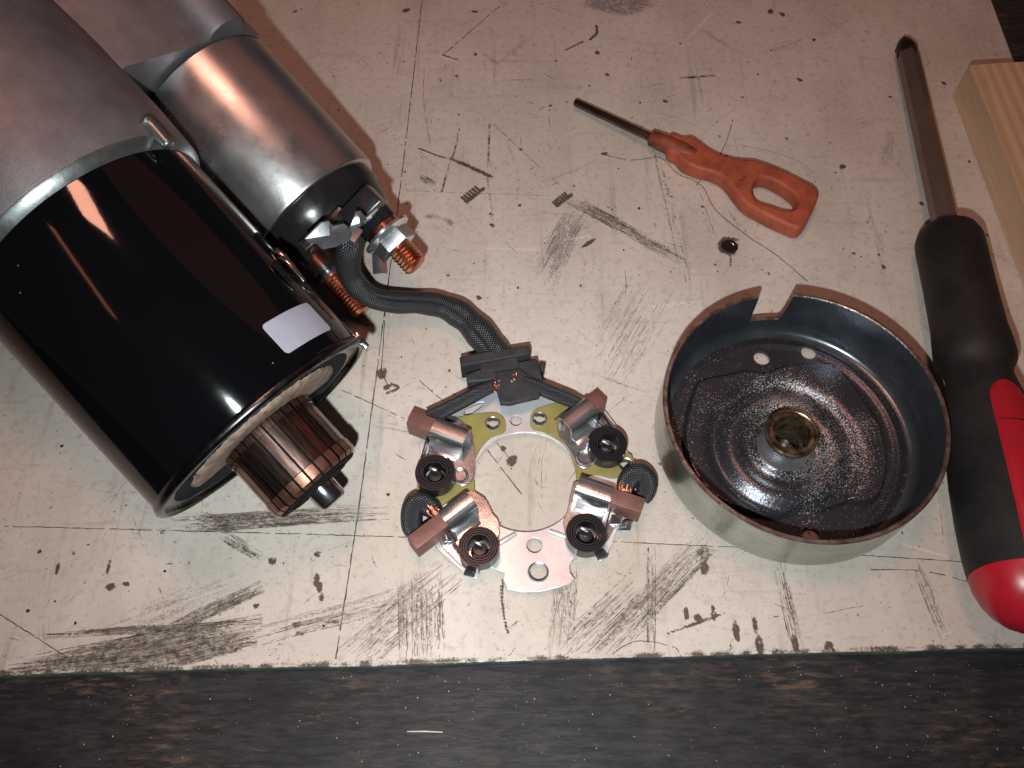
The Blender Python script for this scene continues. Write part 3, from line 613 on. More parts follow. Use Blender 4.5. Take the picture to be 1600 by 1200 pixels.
for i in range(N1 + 1):
    for j in range(N2 + 1):
        sx, sy = i / N1 * 2 - 1, j / N2 * 2 - 1; x_, y_ = sx * abs(wx) / 2, sy * abs(wt) / 2
        cx_, cy_ = abs(wx) / 2 - rr, abs(wt) / 2 - rr
        if abs(x_) > cx_ and abs(y_) > cy_:
            ex, ey = abs(x_) - cx_, abs(y_) - cy_; L_ = math.hypot(ex, ey); f_ = max(ex, ey) / L_ if L_ else 1; x_ = math.copysign(cx_ + ex * f_, x_); y_ = math.copysign(cy_ + ey * f_, y_)
        th = (t0 + t1) / 2 + y_ / RY * math.copysign(1, t1 - t0); r_ = RY + .16
        V.append(AX + [(x0 + x1) / 2 + x_, r_ * math.sin(th), r_ * math.cos(th)])
for i in range(N1):
    for j in range(N2): a0 = i * (N2 + 1) + j; F.append((a0, a0 + 1, a0 + N2 + 2, a0 + N2 + 1)[::-1 if t1 > t0 else 1])
b.add(V, F); b.build('paper_label', M['label'], motor)['label'] = 'blank pale lilac sticker with rounded corners'
# cast drive housing
b = MB(); HR = RY + 2.0
b.lathe([(-60.6 - 3.9, RY - .5), (-64.2, RY + .15), (-64.6, RY + .5), (-66.4, HR - .1), (-67.0, HR)], AX, seg=160); b.build('housing_rim', M['cast_edge'], motor, 50)
b = MB(); b.lathe([(-66.9, HR - .2), (-67.4, HR + .05), (-80, HR + .5), (-100, HR + .4), (-116, HR - .5), (-150, HR - 1.5), (-153, HR - 4), (-154, 20), (-150, 12), (-175, 11), (-176, 0)], AX, seg=160); b.build('drive_housing', M['cast'], motor, 45)
b = MB(); Pp = [AX + np.array([cyl_hit(x_, y_, HR + .9)[0], (HR + .9) * math.sin(cyl_hit(x_, y_, HR + .9)[1]), (HR + .9) * math.cos(cyl_hit(x_, y_, HR + .9)[1])]) for x_, y_ in ((224, 186), (236, 196), (252, 214), (265, 229))]
b.tube(cr(Pp, 6), [1.0] + [1.45] * 17 + [1.0], 12); b.build('cast_rib', M['cast_edge'], motor, 60)
# mounting foot of the housing (keeps the tail off the board)
b = MB(); q0 = ml([MO[0] - DX[0] * 150, MO[1] - DX[1] * 150, 0]); foot = [(-30, 0), (30, 0), (36, -14), (22, -26)]
def on_board(x_, y_):   # lowest local z at axial x_, side y_
    p = MO + DX * x_ + DY * y_; return -p[2] / DZ[2]
loop = [np.array([-146, y_, z_]) for y_, z_ in ((-32, 30), (32, 30), (34, 10), (26, on_board(-146, 26) + 6), (12, on_board(-146, 12) + .1), (-12, on_board(-146, -12) + .1), (-26, on_board(-146, -26) + 6), (-34, 10))]
b.prism(loop, (-7, 0, 0)); b.build('mounting_flange', M['cast'], motor)
# solenoid
SC_ = np.array([-57.96, 41.64, 28.76]); sl = ml(SC_); RS, LS = 22.4, 48.2
SX = sl[0]; SO = np.array([0, sl[1], sl[2]])
b = MB(); b.lathe([(SX - LS, 4), (SX - LS, RS - .8), (SX - LS + .8, RS), (SX - .9, RS), (SX - .2, RS - .35), (SX, RS - .9), (SX, RS - 1.9), (SX - 1.2, RS - 2.2), (SX - 1.4, 3)], SO, seg=128); sol = b.build('solenoid_case', M['zinc'], motor, 40)
b = MB(); b.lathe([(SX - 1.3, RS - 1.75), (SX + 4, RS - 1.8), (SX + 5.6, RS - 2.6), (SX + 11.2, RS - 4.0), (SX + 12.4, RS - 5.2), (SX + 12.4, 0)], SO, seg=96); cap = b.build('solenoid_cap', M['plastic'], motor, 35)
def sp_(pxx, pyy, ax):  # pixel -> motor point at ax mm in front of the solenoid rim
    return ml(ray_plane(pxx, pyy, SC_ + ax * DX, DX))
def stud(p0, L, r, pitch=1.15):
    b = MB(); prof = [(0, r)]; t = .2
    while t < L - .8: prof += [(t, r - .42), (t + pitch * .5, r)]; t += pitch
    prof += [(L - .4, r - .5), (L, r - 1.0), (L, 0)]; b.lathe(prof, p0, (1, 0, 0), 28); return b
def hexnut(p0, t, af, flange, hole):
    b = MB(); R_ = af / math.sqrt(3); prof = []; a0 = .35
    hexp = [(R_ * math.cos(a0 + k * math.pi / 3), R_ * math.sin(a0 + k * math.pi / 3)) for k in range(6)]
    bm = bmesh.new(); lo_ = [bm.verts.new((flange, y, z)) for y, z in hexp]; hi_ = [bm.verts.new((t, y, z)) for y, z in hexp]
    bm.faces.new(lo_[::-1]); top = bm.faces.new(hi_)
    for k in range(6): bm.faces.new((lo_[k], lo_[(k + 1) % 6], hi_[(k + 1) % 6], hi_[k]))
    bmesh.ops.bevel(bm, geom=list(top.verts) + list(top.edges), offset=.5, segments=2, affect='EDGES', profile=.5); bm.verts.index_update()
    b.add([np.array(v.co) + p0 for v in bm.verts], [[v.index for v in f.verts] for f in bm.faces]); bm.free()
    b.lathe([(0, 0), (0, R_ + 1.6), (flange * .5, R_ + 1.5), (flange + .15, R_ * .9)], p0, (1, 0, 0), 40); return b
S1 = sp_(612, 374, 21.0); S1b = S1 - [9, 0, 0]
b = MB(); b.lathe([(-3, 6.4), (7.4, 6.0), (7.8, 5.4), (7.8, 0)], S1 - [12, 0, 0], (1, 0, 0), 32); b.build('terminal_boss', M['plastic'], motor)
b = MB(); b.lathe([(0, 0), (0, 5.6), (2.0, 5.6), (2.0, 0)], S1 - [4.6, 0, 0], (1, 0, 0), 32); b.build('copper_washer', M['copper'], motor)
n1 = hexnut(S1 - [2.3, 0, 0], 6.0, 11.0, 1.6, 0).build('terminal_nut', M['bright'], motor, 30)
stud(S1 + [2.5, 0, 0], 8.6, 3.9).build('terminal_stud', M['copper'], motor, 20)
S2 = sp_(520, 431, 14.0)
b = MB(); b.lathe([(-4, 6.2), (0, 6.0), (.3, 5.2), (.3, 0)], S2 - [1.2, 0, 0], (1, 0, 0), 32); b.build('terminal_boss', M['plastic'], motor)
b = MB(); b.lathe([(0, 0), (0, 5.0), (.9, 5.2), (1.2, 4.6), (1.3, 0)], S2 - [.8, 0, 0], (1, 0, 0), 32); b.build('spring_washer', M['bright'], motor)
stud(S2 + [.2, 0, 0], 14.6, 4.1).build('terminal_stud', M['copper'], motor, 20)
# folded plated tab and little clips on the cap
def flat(name, pts, ax0, th, m, seg_bev=.2):
    """bent-up sheet tab on the cap, facing up and forward"""
    c_ = np.mean(pts, 0); P0 = ray_plane(c_[0], c_[1], SC_ + ax0 * DX, DX); nn = unit(.36 * DX + unit(CAM - P0) + np.array([.10, 0, 0])); ln = RM.T @ nn
    loop = [ml(ray_plane(x_, y_, P0, nn)) for x_, y_ in pts]; b = MB(); b.prism(loop, ln * th); N_ = len(loop)
    mid = [loop[0] * .5 + loop[N_ // 2] * .5 + ln * (th + .9), np.mean(loop, 0) * .55 + loop[N_ // 3] * .45 + ln * (th + .35)]     # stamped facets
    V = [p + ln * (th + .02) for p in loop] + mid; F = [(i, (i + 1) % N_, N_ if (i + 2) % N_ < N_ // 2 else N_ + 1) for i in range(N_)]; b.add(V, F); return b.build(name, m, motor, 12)
flat('spade_terminal', [(475, 372), (500, 347), (512, 344), (519, 352), (536, 348), (548, 358), (546, 372), (524, 384), (502, 388), (494, 380), (480, 378)], 15.5, 1.1, M['bright'])
flat('spade_terminal', [(546, 352), (556, 330), (562, 329), (572, 341), (562, 352), (556, 356), (550, 364)], 18.6, 1.0, M['bright'])
b = MB(); q = sp_(566, 325, 14); b.box(q, [np.array([1, 0, 0]), unit([0, 1, .6]), unit([0, -.6, 1])], (3.0, 5.6, 3.2), bev=.4); b.build('cap_lug', M['plastic'], motor)
b = MB(); q = sp_(506, 360, 10.8); b.box(q, [np.array([1, 0, 0]), unit([0, 1, .35]), unit([0, -.35, 1])], (1.5, 7.5, 2.8), bev=.4); b.build('cap_lug', M['plastic'], motor)
b = MB(); q = sp_(593, 413, 19); b.box(q, [unit([.7, -.6, .2]), unit([.6, .7, 0]), unit(np.cross([.7, -.6, .2], [.6, .7, 0]))], (3.6, 2.3, .45), bev=.2); b.build('terminal_tab', M['bright'], motor)
b = MB(); q = sp_(553, 366, 17.5); b.box(q, [unit([1, .3, 0]), unit([-.3, 1, .2]), unit(np.cross([1, .3, 0], [-.3, 1, .2]))], (1.5, 2.1, 1.0), bev=.15); b.build('cable_crimp', M['brush'], motor)
# cast bridge between housing and solenoid, with the bolt boss behind it
bx_ = SX - LS - .4
P4 = [mp(*q, bx_) for q in ((196, 104), (322, 66), (362, 52), (404, 54))]
cen = SO + [bx_, 0, 0]; hc = AX + [bx_, 0, 0]
def arc_pt(c_, r_, ang): return np.array([bx_, c_[1] + r_ * math.cos(ang), c_[2] + r_ * math.sin(ang)])
loop = P4 + [arc_pt(cen, RS - .5, a_) for a_ in np.linspace(math.atan2(P4[3][2] - cen[2], P4[3][1] - cen[1]) - .12, -2.2, 14)] + [arc_pt(hc, 20, a_) for a_ in (-.9, -.2, .5)]
b = MB(); b.prism(loop, (-52, 0, 0)); b.build('solenoid_bridge', M['cast'], motor, 35)
q = mp(352, 46, bx_ - .3); b = MB(); b.lathe([(0, 0), (0, 6.2), (-.8, 6.8), (-38, 6.8), (-38, 0)][::-1], q - [0, 0, 3.4], (1, 0, 0), 40); b.build('bolt_boss', M['cast'], motor)
q = mp(436, 392, -18); 
for px_, py_, ax_ in ((462, 425, -22), (452, 412, -26)):
    q = mp(px_, py_, ax_); b = MB(); b.tube([q - [5, 0, 0], q - [2, 0, -.4], q + [3, 0, -.2]], [.5, 1.0, .5], 10); b.build('locating_clip', M['steel'], motor)

# ------------------------------------------------------------------ brush holder on its cable
ZP = 2.6
PC = at(821, 751, ZP)
hold = empty('brush_holder', (PC[0], PC[1], 0))
tag(hold, 'round brush holder plate with four coil springs, joined to the motor by a black cable', 'brush holder')
def pq(x_, y_, z_=ZP): p = at(x_, y_, z_); return (p[0] - PC[0], p[1] - PC[1])
def pp(x_, y_, z_): p = at(x_, y_, z_); return np.array([p[0] - PC[0], p[1] - PC[1], z_])
outl = [(767, 887), (788, 896), (786, 906), (793, 921), (816, 925), (844, 925), (873, 918), (890, 913), (898, 904), (891, 894), (890, 884), (894, 876), (908, 865), (922, 862), (930, 868), (938, 877), (948, 866), (957, 850), (964, 828), (974, 812), (985, 790), (984, 768), (990, 742), (986, 712), (970, 690), (962, 662), (945, 640), (905, 618), (850, 606), (800, 600), (758, 607), (716, 630), (682, 648), (664, 668), (655, 692), (656, 722), (651, 760), (654, 784), (678, 796), (672, 830), (683, 858), (705, 878), (726, 895), (744, 905), (749, 896), (753, 884)]
slot = [(724, 646), (728, 638), (748, 629), (756, 628), (754, 634), (736, 647), (728, 649)]
R0 = 15.0
plate('base_plate', [pq(*q) for q in outl], [circ(0, 0, R0, 72), circ(*pq(835, 852), 2.05, 24), circ(*pq(841, 894), 2.4, 28), circ(*pq(806, 657), 1.65, 24), [pq(*q) for q in slot], circ(*pq(770, 662), 1.75, 20), circ(*pq(843, 655), 1.75, 20), circ(*pq(719, 743), 1.75, 20), circ(*pq(671, 772), 1.75, 20), circ(*pq(913, 715), 1.75, 20), circ(*pq(978, 727), 1.75, 20)], ZP - 1.3, ZP, M['plate'], hold, .18)
YL = [(700, 662), (712, 654), (762, 646), (780, 648), (790, 660), (788, 676), (768, 684), (752, 700), (742, 722), (740, 745), (742, 766), (738, 780), (712, 784), (690, 794), (664, 790), (652, 778), (654, 758), (676, 742), (690, 720), (694, 690)]
YR = [(828, 662), (832, 645), (850, 636), (880, 630), (905, 632), (930, 650), (948, 680), (972, 706), (986, 712), (988, 728), (978, 744), (955, 748), (925, 742), (903, 752), (898, 732), (888, 704), (872, 688), (850, 676), (834, 672)]
EY = [(770, 662), (843, 655), (719, 743), (671, 772), (913, 715), (978, 727)]
plate('insulator', [pq(*q) for q in crc(YL, 3)], [circ(*pq(*q), 1.75, 20) for q in (EY[0], EY[2], EY[3])], ZP + .03, ZP + .85, M['yellow'], hold, .12)
plate('insulator', [pq(*q) for q in crc(YR, 3)], [circ(*pq(*q), 1.75, 20) for q in (EY[1], EY[4], EY[5])], ZP + .03, ZP + .85, M['yellow'], hold, .12)
def eyelet(x_, y_, z_, ro, ri):
    c = pp(x_, y_, z_); b = MB(); prof = [(0, ro), (.35, ro - .12), (.62, (ro + ri) / 2 + .1), (.45, ri + .1), (-.2, ri), (-1.4, ri)]
    b.lathe(prof, c, (0, 0, 1), 32); return b.build('eyelet', M['bright'], hold, 50)
for i, (x_, y_) in enumerate(EY): eyelet(x_, y_, ZP + (.86 if i in (0, 1, 3, 5) else 1.75), 2.4, 1.6)
eyelet(841, 894, ZP + .02, 2.9, 2.2)
# brackets under the brush guides
BKU = [[(672, 690), (700, 650), (735, 672), (742, 706), (742, 735), (738, 752), (722, 760), (708, 754), (700, 742), (690, 735), (672, 728)],
       [(870, 668), (905, 628), (938, 640), (958, 672), (960, 700), (938, 716), (930, 722), (918, 732), (902, 728), (893, 708)]]
BKL = [[(728, 770), (748, 772), (760, 782), (770, 802), (779, 814), (781, 835), (768, 852), (752, 882), (742, 893), (726, 888), (704, 868), (688, 850), (690, 826)],
       [(900, 752), (892, 768), (886, 798), (880, 815), (884, 836), (900, 858), (928, 862), (946, 850), (958, 828), (972, 806), (965, 780), (935, 760)]]
for q_ in BKU: plate('bracket', [pq(*q, ZP + 1.3) for q in crc(q_, 3)], [], ZP + .88, ZP + 1.7, M['bright'], hold, .2)
for q_ in BKL: plate('bracket', [pq(*q, ZP + .6) for q in crc(q_, 3)], [], ZP + .03, ZP + .95, M['bright'], hold, .2)
# stiffening beads on the lower lobe
for a_, c_ in (((776, 852), (806, 834)), ((858, 830), (890, 842))):
    b = MB(); b.tube([pp(*a_, ZP - .35), (pp(*a_, ZP - .1) + pp(*c_, ZP - .1)) / 2, pp(*c_, ZP - .35)], [.8, .9, .8], 12); b.build('stiffening_bead', M['plate'], hold, 60)
# bent tabs at the outer edge
for a_, dr in (((735, 893), (-.2, -1)), ((938, 866), (.3, -1)), ((700, 838), (-1, -.4)), ((977, 822), (1, -.3)), ((706, 838), (-1, -.4)), ((962, 812), (1, -.3))):
    d3 = unit([dr[0], dr[1], 0]); b = MB(); b.box(pp(*a_, ZP + 1.6), [unit(d3 + [0, 0, .8]), np.cross([0, 0, 1], d3), np.cross(unit(d3 + [0, 0, .8]), np.cross([0, 0, 1], d3))], (1.9, 1.5, .4), bev=.2); b.build('bent_tab', M['bright'], hold)
# brush guides, brushes and coil springs
def guide_mesh(L, w_, h_, th=.55, top_r=2.1):
    def prof(w2, h2, r):
        P = [(-w2, 0)]
        for a_ in np.linspace(math.pi, math.pi / 2, 7): P.append((-w2 + r + r * math.cos(a_), h2 - r + r * math.sin(a_)))
        for a_ in np.linspace(math.pi / 2, 0, 7): P.append((w2 - r + r * math.cos(a_), h2 - r + r * math.sin(a_)))
        return P + [(w2, 0)]
    o_ = prof(w_ / 2, h_, top_r); i_ = prof(w_ / 2 - th, h_ - th, top_r - th); n = len(o_); V = []; F = []
    for x in (-L / 2, L / 2): V += [(x, y, z) for y, z in o_] + [(x, y, z) for y, z in i_]
    for k in range(n - 1):
        F += [(k, k + 1, 2 * n + k + 1, 2 * n + k)[::-1], (n + k, n + k + 1, 3 * n + k + 1, 3 * n + k), (k, k + 1, n + k + 1, n + k), (2 * n + k, 2 * n + k + 1, 3 * n + k + 1, 3 * n + k)[::-1]]
    F += [(0, n, 3 * n, 2 * n), (n - 1, 2 * n - 1, 4 * n - 1, 3 * n - 1)[::-1]]
    return V, F
def spring_mesh():
    b = MB(); N = 300; turns = 4.1; r0, r1, hh, th = 2.85, 5.5, 4.6, .20; V = []; F = []
    for k in range(N + 1):
        t = k / N; a_ = t * turns * 2 * math.pi; r_ = r0 + (r1 - r0) * t ** .9; c, s_ = math.cos(a_), math.sin(a_); dz = .25 * (1 - t)
        for rr_, z in ((r_ - th, dz), (r_ + th, dz), (r_ + th, hh + dz), (r_ - th, hh + dz)): V.append((rr_ * c, rr_ * s_, z))
    for k in range(N):
        for e_ in range(4): a0, a1 = k * 4 + e_, k * 4 + (e_ + 1) % 4; F.append((a0, a1, a1 + 4, a0 + 4)[::-1])
    F += [(0, 1, 2, 3), (N * 4 + 3, N * 4 + 2, N * 4 + 1, N * 4)]
    b.add(V, F); me = bpy.data.meshes.new('coil_spring'); me.from_pydata([(x * S, y * S, z * S) for x, y, z in b.v], [], b.f); me.materials.append(M['spring'])
    me.polygons.foreach_set('use_smooth', [True] * len(me.polygons)); me.update(); me.set_sharp_from_angle(angle=R(40)); return me
spm = spring_mesh()
#        guide centre, inner mid, outer mid (pixels of the guide's top), brush overhang mm, spring centre
HB = [((702, 673), (728, 683), (677, 664), 7.4, (679, 738), ZP + 1.0),
      ((903, 647), (883, 662), (924, 631), 3.8, (949, 695), ZP + 1.0),
      ((714, 794), (736, 778), (692, 811), 10.2, (749, 854), ZP),
      ((929, 764), (903, 755), (956, 773), 8.8, (916, 832), ZP)]
HB_DIR = []
for i, (c_, in_, out_, ov, spc, zb) in enumerate(HB):
    zt = zb + 8.2; a_ = pp(*in_, zt - .6); o_ = pp(*out_, zt - .6); X_ = unit(o_ - a_); Lg = np.linalg.norm(o_ - a_); Y_ = np.cross([0, 0, 1], X_); Z_ = np.array([0, 0, 1.0])
    cc_ = (a_ + o_) / 2; cc_[2] = zb + .1
    V, F = guide_mesh(Lg, 6.1, 8.1); b = MB(); b.add([cc_ + X_ * x + Y_ * y + Z_ * z for x, y, z in V], F); g_ = b.build('brush_guide', M['zinc'] if i < 2 else M['bright'], hold, 40)
    # guide feet
    for s_ in (-1, 1): b = MB(); b.box(cc_ + Y_ * s_ * 4.0 + Z_ * .62 + X_ * .3, [X_, Y_, Z_], (Lg / 2 - .6, 1.4, .4), bev=.2); b.build('guide_foot', M['bright'], g_)
    bl = Lg + ov - 1.5; b = MB(); b.box(cc_ + X_ * (-Lg / 2 + 1.2 + bl / 2 + .3) + Z_ * 3.75, [X_, Y_, Z_], (bl / 2, 2.2, 3.55), bev=.25); br_ = b.build('brush', M['brush'], hold, 30)
    HB_DIR.append((cc_, X_, Y_, Lg, ov, br_))
    sc3 = pp(*spc, zb + 5.2); b = MB(); b.lathe([(0, 2.5), (.6, 2.2), (1.6, 1.9), (2.2, 1.7), (2.3, 0)], [sc3[0], sc3[1], zb + .9], (0, 0, 1), 24); post = b.build('spring_post', M['spring'], hold)
    b = MB(); b.box([sc3[0] - .4, sc3[1] + .9, zb + 5.2], [unit([1, -.35, 0]), unit([.35, 1, 0]), Z_], (1.15, .5, .5), bev=.2); b.build('post_tongue', M['bright'], post)
    sp = bpy.data.objects.new('coil_spring', spm); COL.objects.link(sp); sp.parent = hold; sp.location = Vector((sc3[0], sc3[1], zb + .95)) * S; sp.rotation_euler = (0, 0, [.3, 2.2, 4.1, 5.5][i])
    # arm of the spring reaching over to the brush
    e0 = np.array([sc3[0], sc3[1], zb + 3.2]); tgt = cc_ + X_ * (Lg / 2 + .8) + Z_ * 3.2 + Y_ * (2.6 if np.dot(e0 - cc_, Y_) > 0 else -2.6)
    dv = unit(tgt - e0); side = np.cross(Z_, dv) * (5.2 if np.dot(np.cross(Z_, dv), X_) > 0 else -5.2)
    b = MB(); q0, q1 = e0 + side, tgt; n_ = unit(np.cross(Z_, q1 - q0)); mid = (q0 + q1) / 2
    b.box(mid, [unit(q1 - q0), n_, Z_], (np.linalg.norm(q1 - q0) / 2, .18, 1.9)); b.build('spring_arm', M['spring'], hold)
# leads of the two upper brushes
def lead(name, pts, rad, n=8, m='braid', seg=20, parent=hold):
    P = cr(pts, n); b = MB(); rr = rad if not hasattr(rad, '__len__') else list(np.interp(np.linspace(0, 1, len(P)), np.linspace(0, 1, len(rad)), rad)); b.tube(P, rr, seg); return b.build(name, M[m], parent, 60)
lead('brush_lead', [pp(668, 652, 7.6), pp(690, 643, 8.2), pp(720, 628, 8.0), (pp(750, 612, 7.4)), pp(773, 601, 6.6)], [2.0, 2.15, 2.2, 2.15, 2.0])
lead('brush_lead', [pp(905, 632, 7.2), pp(888, 624, 8.0), pp(860, 613, 8.0), pp(834, 602, 7.5), pp(806, 592, 6.8)], [1.9, 2.1, 2.15, 2.1, 2.0])
for x_, y_ in ((776, 600), (804, 591)):
    for k in range(9):
        a_ = pp(x_ + random.uniform(-5, 5), y_ + random.uniform(-7, 7), 8.6 + random.random() * .5); e_ = a_ + [random.uniform(-.6, .6), random.uniform(-1.6, .8), random.uniform(-.5, .7)]
        b = MB(); b.tube([a_, (a_ + e_) / 2 + [random.uniform(-.2, .2), 0, .3], e_], .22, 6); b.build('copper_strand', M['copper_wire'], hold, 60)
# pigtails of the two lower brushes
for i, loop_, cu in ((2, [(682, 802, 4.5), (672, 793, 6.5), (660, 786, 7.0), (648, 789, 6.5), (643, 806, 5.5), (644, 824, 4.2), (650, 834, 3.2)], (684, 806)), (3, [(976, 770, 4.5), (979, 756, 6.5), (988, 744, 7.2), (1000, 741, 7.0), (1010, 752, 6.0), (1009, 768, 4.6), (1002, 780, 3.4)], (974, 772))):
    lead('brush_lead', [pp(*q) for q in loop_], [2.2, 2.8, 3.0, 3.1, 3.0, 2.8, 2.3], 7)
    b = MB()
    P_ = pp(*cu, 7.6); Q_ = pp(*loop_[1][:2], 9.2)
    for k in range(12):
        o3 = np.array([random.uniform(-1.4, 1.4), random.uniform(-1.4, 1.4), random.uniform(-1, 1)])
        b.tube(cr([P_ + o3 * .9, (P_ + Q_) / 2 + o3 * 1.25, Q_ + o3], 3), .34, 6)
    b.build('copper_braid', M['copper_wire'], hold, 60)['kind'] = 'stuff'
# grommet: two flanges on a neck, and the block under the leads
def slab(name, pts, z0, z1, m, bev=.5): return plate(name, [pq(*q, (z0 + z1) / 2) for q in pts], [], z0, z1, m, hold, bev)
slab('grommet_flange', [(719, 568), (742, 562), (826, 549), (829, 558), (826, 563), (745, 578), (721, 582)], 2.2, 9.8, M['rubber'])
slab('grommet_neck', [(748, 566), (806, 556), (812, 584), (752, 592)], 1.2, 8.8, M['rubber'])
slab('grommet_block', [(729, 594), (744, 588), (838, 569), (845, 592), (848, 603), (800, 612), (770, 604), (732, 607)], .6, 8.2, M['rubber'], .7)
slab('grommet_flap', [(774, 584), (812, 578), (836, 596), (846, 614), (842, 622), (796, 633), (782, 632), (776, 610)], 7.0, 9.0, M['rubber'], .4)
b = MB(); b.box(pp(846, 577, 3), [unit([1, -.2, 0]), unit([.2, 1, 0]), np.array([0, 0, 1.])], (1.0, 1.6, 1.6), bev=.3); b.build('grommet_nub', M['rubber'], hold)
# main cable from the solenoid stud
W = lambda x_, y_, z_: pp(x_, y_, z_)
q1 = RM @ S1b + MO; q1 = np.array([q1[0] - PC[0], q1[1] - PC[1], q1[2]])
lead('main_cable', [W(560, 368, 32), W(548, 384, 30.5), W(543, 410, 25), W(553, 440, 18), W(580, 464, 12), W(616, 472, 8.5), W(655, 473, 7), W(690, 478, 6.4), W(722, 494, 6.4), W(748, 519, 6.2), W(770, 546, 5.8), W(780, 563, 5.6)], [2.6, 3.6, 3.9, 3.8, 3.45, 3.6, 3.25, 3.3, 3.55, 3.3, 3.8, 3.7, 4.4, 4.1, 4.8, 4.4, 4.7, 4.2], 8, 'braid', 28)

# ------------------------------------------------------------------ pressed end cover (cup)
CC = np.array([78.9, -19.2, 0]); CRO, CH, WT = 38.2, 20.9, 1.35
cup = empty('end_cover', CC); tag(cup, 'round pressed steel end cover, open side up, notched rim, dusty dark inside', 'end cover')
na = ray_plane(1180, 480, (0, 0, 16), (0, 0, 1)) - CC; nb_ = ray_plane(1233, 478, (0, 0, 16), (0, 0, 1)) - CC
aL, aR = math.atan2(na[1], na[0]), math.atan2(nb_[1], nb_[0])     # notch from aR (right) to aL (left)
th = np.sort(np.concatenate([np.linspace(-math.pi, math.pi, 241)[:-1], np.linspace(aR - .03, aR + .09, 26), np.linspace(aL - .03, aL + .03, 18)]))
NOTCH_Z = 8.6
def ztop(t):
    if t < aR or t > aL: return CH
    s_ = min((t - aR) / .11, 1); z = CH - (CH - NOTCH_Z) * (1 - (1 - s_) ** 9); return z if t < aL - .003 else CH - (CH - NOTCH_Z) * max(0, (aL - t) / .003)
zt_ = np.array([ztop(t) for t in th]); NT = len(th)
def wall(rows):
    V = []; F = []
    for row in rows:
        for t, r_, z in row: V.append((r_ * math.cos(t), r_ * math.sin(t), z))
    for i in range(len(rows) - 1):
        for k in range(NT): k2 = (k + 1) % NT; F.append((i * NT + k, i * NT + k2, (i + 1) * NT + k2, (i + 1) * NT + k))
    return V, F
K = 5.0
fr = [(CRO - K + K * math.sin(a_), K - K * math.cos(a_) + .05) for a_ in np.linspace(.15, math.pi / 2, 8)]
rows = [[(t, r_, z) for t in th] for r_, z in fr] + [[(t, CRO, K + (z - .35 - K) * s_) for t, z in zip(th, zt_)] for s_ in (.25, .5, .75, 1)]
b = MB(); V, F = wall(rows); b.add(V, F); b.build('outer_wall', M['cup_out'], cup, 50)
rows = [[(t, CRO, z - .35) for t, z in zip(th, zt_)], [(t, CRO - .3, z) for t, z in zip(th, zt_)], [(t, CRO - WT + .25, z) for t, z in zip(th, zt_)], [(t, CRO - WT, z - .3) for t, z in zip(th, zt_)]]
b = MB(); V, F = wall(rows); b.add(V, F); b.build('rim', M['cup_rim'], cup, 35)
Ri, ZF = CRO - WT, 2.4; K2 = 2.8
rows = [[(t, Ri, K2 + ZF + (z - .3 - K2 - ZF) * s_) for t, z in zip(th, zt_)] for s_ in (1, .75, .5, .25, 0)] + [[(t, Ri - K2 + K2 * math.cos(a_), ZF + K2 - K2 * math.sin(a_)) for t in th] for a_ in np.linspace(.2, math.pi / 2, 7)]
b = MB(); V, F = wall(rows); b.add(V, F); b.build('inner_wall', M['cup_in'], cup, 50)
# pressed floor as a height field, then drilled
def sm(e0, e1, x): t = np.clip((x - e0) / (e1 - e0), 0, 1); return t * t * (3 - 2 * t)
PAD = np.array([(at(x_, y_, 3.5) - CC)[:2] for x_, y_ in crc([(1092, 598), (1132, 589), (1162, 582), (1192, 586), (1226, 574), (1280, 571), (1304, 576), (1328, 602), (1350, 632), (1376, 676), (1384, 724), (1377, 762), (1360, 786), (1322, 784), (1282, 798), (1250, 796), (1216, 808), (1176, 804), (1122, 784), (1084, 744), (1070, 702), (1070, 666), (1080, 626)], 3)])
def pad_dist(P):
    """signed distance to the pad outline, positive inside"""
    A = PAD; B = np.roll(PAD, -1, 0); d = np.full(len(P), 1e9); ins = np.zeros(len(P), bool)
    for a_, c_ in zip(A, B):
        e_ = c_ - a_; w_ = P - a_; t = np.clip((w_ @ e_) / (e_ @ e_), 0, 1); d = np.minimum(d, np.hypot(*(w_ - t[:, None] * e_).T))
        cond = (a_[1] > P[:, 1]) != (c_[1] > P[:, 1])
        with np.errstate(divide='ignore', invalid='ignore'): xi = (c_[0] - a_[0]) * (P[:, 1] - a_[1]) / (c_[1] - a_[1]) + a_[0]
        ins ^= cond & (P[:, 0] < xi)
    return np.where(ins, d, -d)
def floor_grid(P):
    r_ = np.hypot(P[:, 0] - bc[0], P[:, 1] - bc[1]); rc = np.hypot(P[:, 0], P[:, 1]); pad = sm(-.6, .6, pad_dist(P))
    side = sm(-.2, .6, np.cos(np.arctan2(P[:, 1], P[:, 0]) - .35))
    return ZF + 2.9 * pad - 1.7 * np.exp(-((r_ - 19.5) / 2.4) ** 2) * pad + .4 * np.exp(-((r_ - 14.5) / 2.0) ** 2) - 2.0 * np.exp(-((r_ - 9.6) / 2.0) ** 2) + .8 * np.exp(-((rc - 31.6) / 1.3) ** 2) * side
bc = at(1238, 676, 14.0) - CC; bc[2] = 0
NR, NA = 110, 320; V = []; F = []
rs = np.linspace(6.0, Ri - K2 + .6, NR); GX = np.array([(r_ * math.cos(2 * math.pi * k / NA) + bc[0] * sm(34, 8, r_), r_ * math.sin(2 * math.pi * k / NA) + bc[1] * sm(34, 8, r_)) for r_ in rs for k in range(NA)])
GZ = floor_grid(GX); V = [(x, y, z) for (x, y), z in zip(GX, GZ)] + [(x, y, z - 1.1) for (x, y), z in zip(GX, GZ)]
Q = NR * NA
for i in range(NR - 1):
    for k in range(NA):
        k2 = (k + 1) % NA; a0, a1, a2, a3 = i * NA + k, (i + 1) * NA + k, (i + 1) * NA + k2, i * NA + k2
        F += [(a0, a1, a2, a3), (Q + a0, Q + a3, Q + a2, Q + a1)]
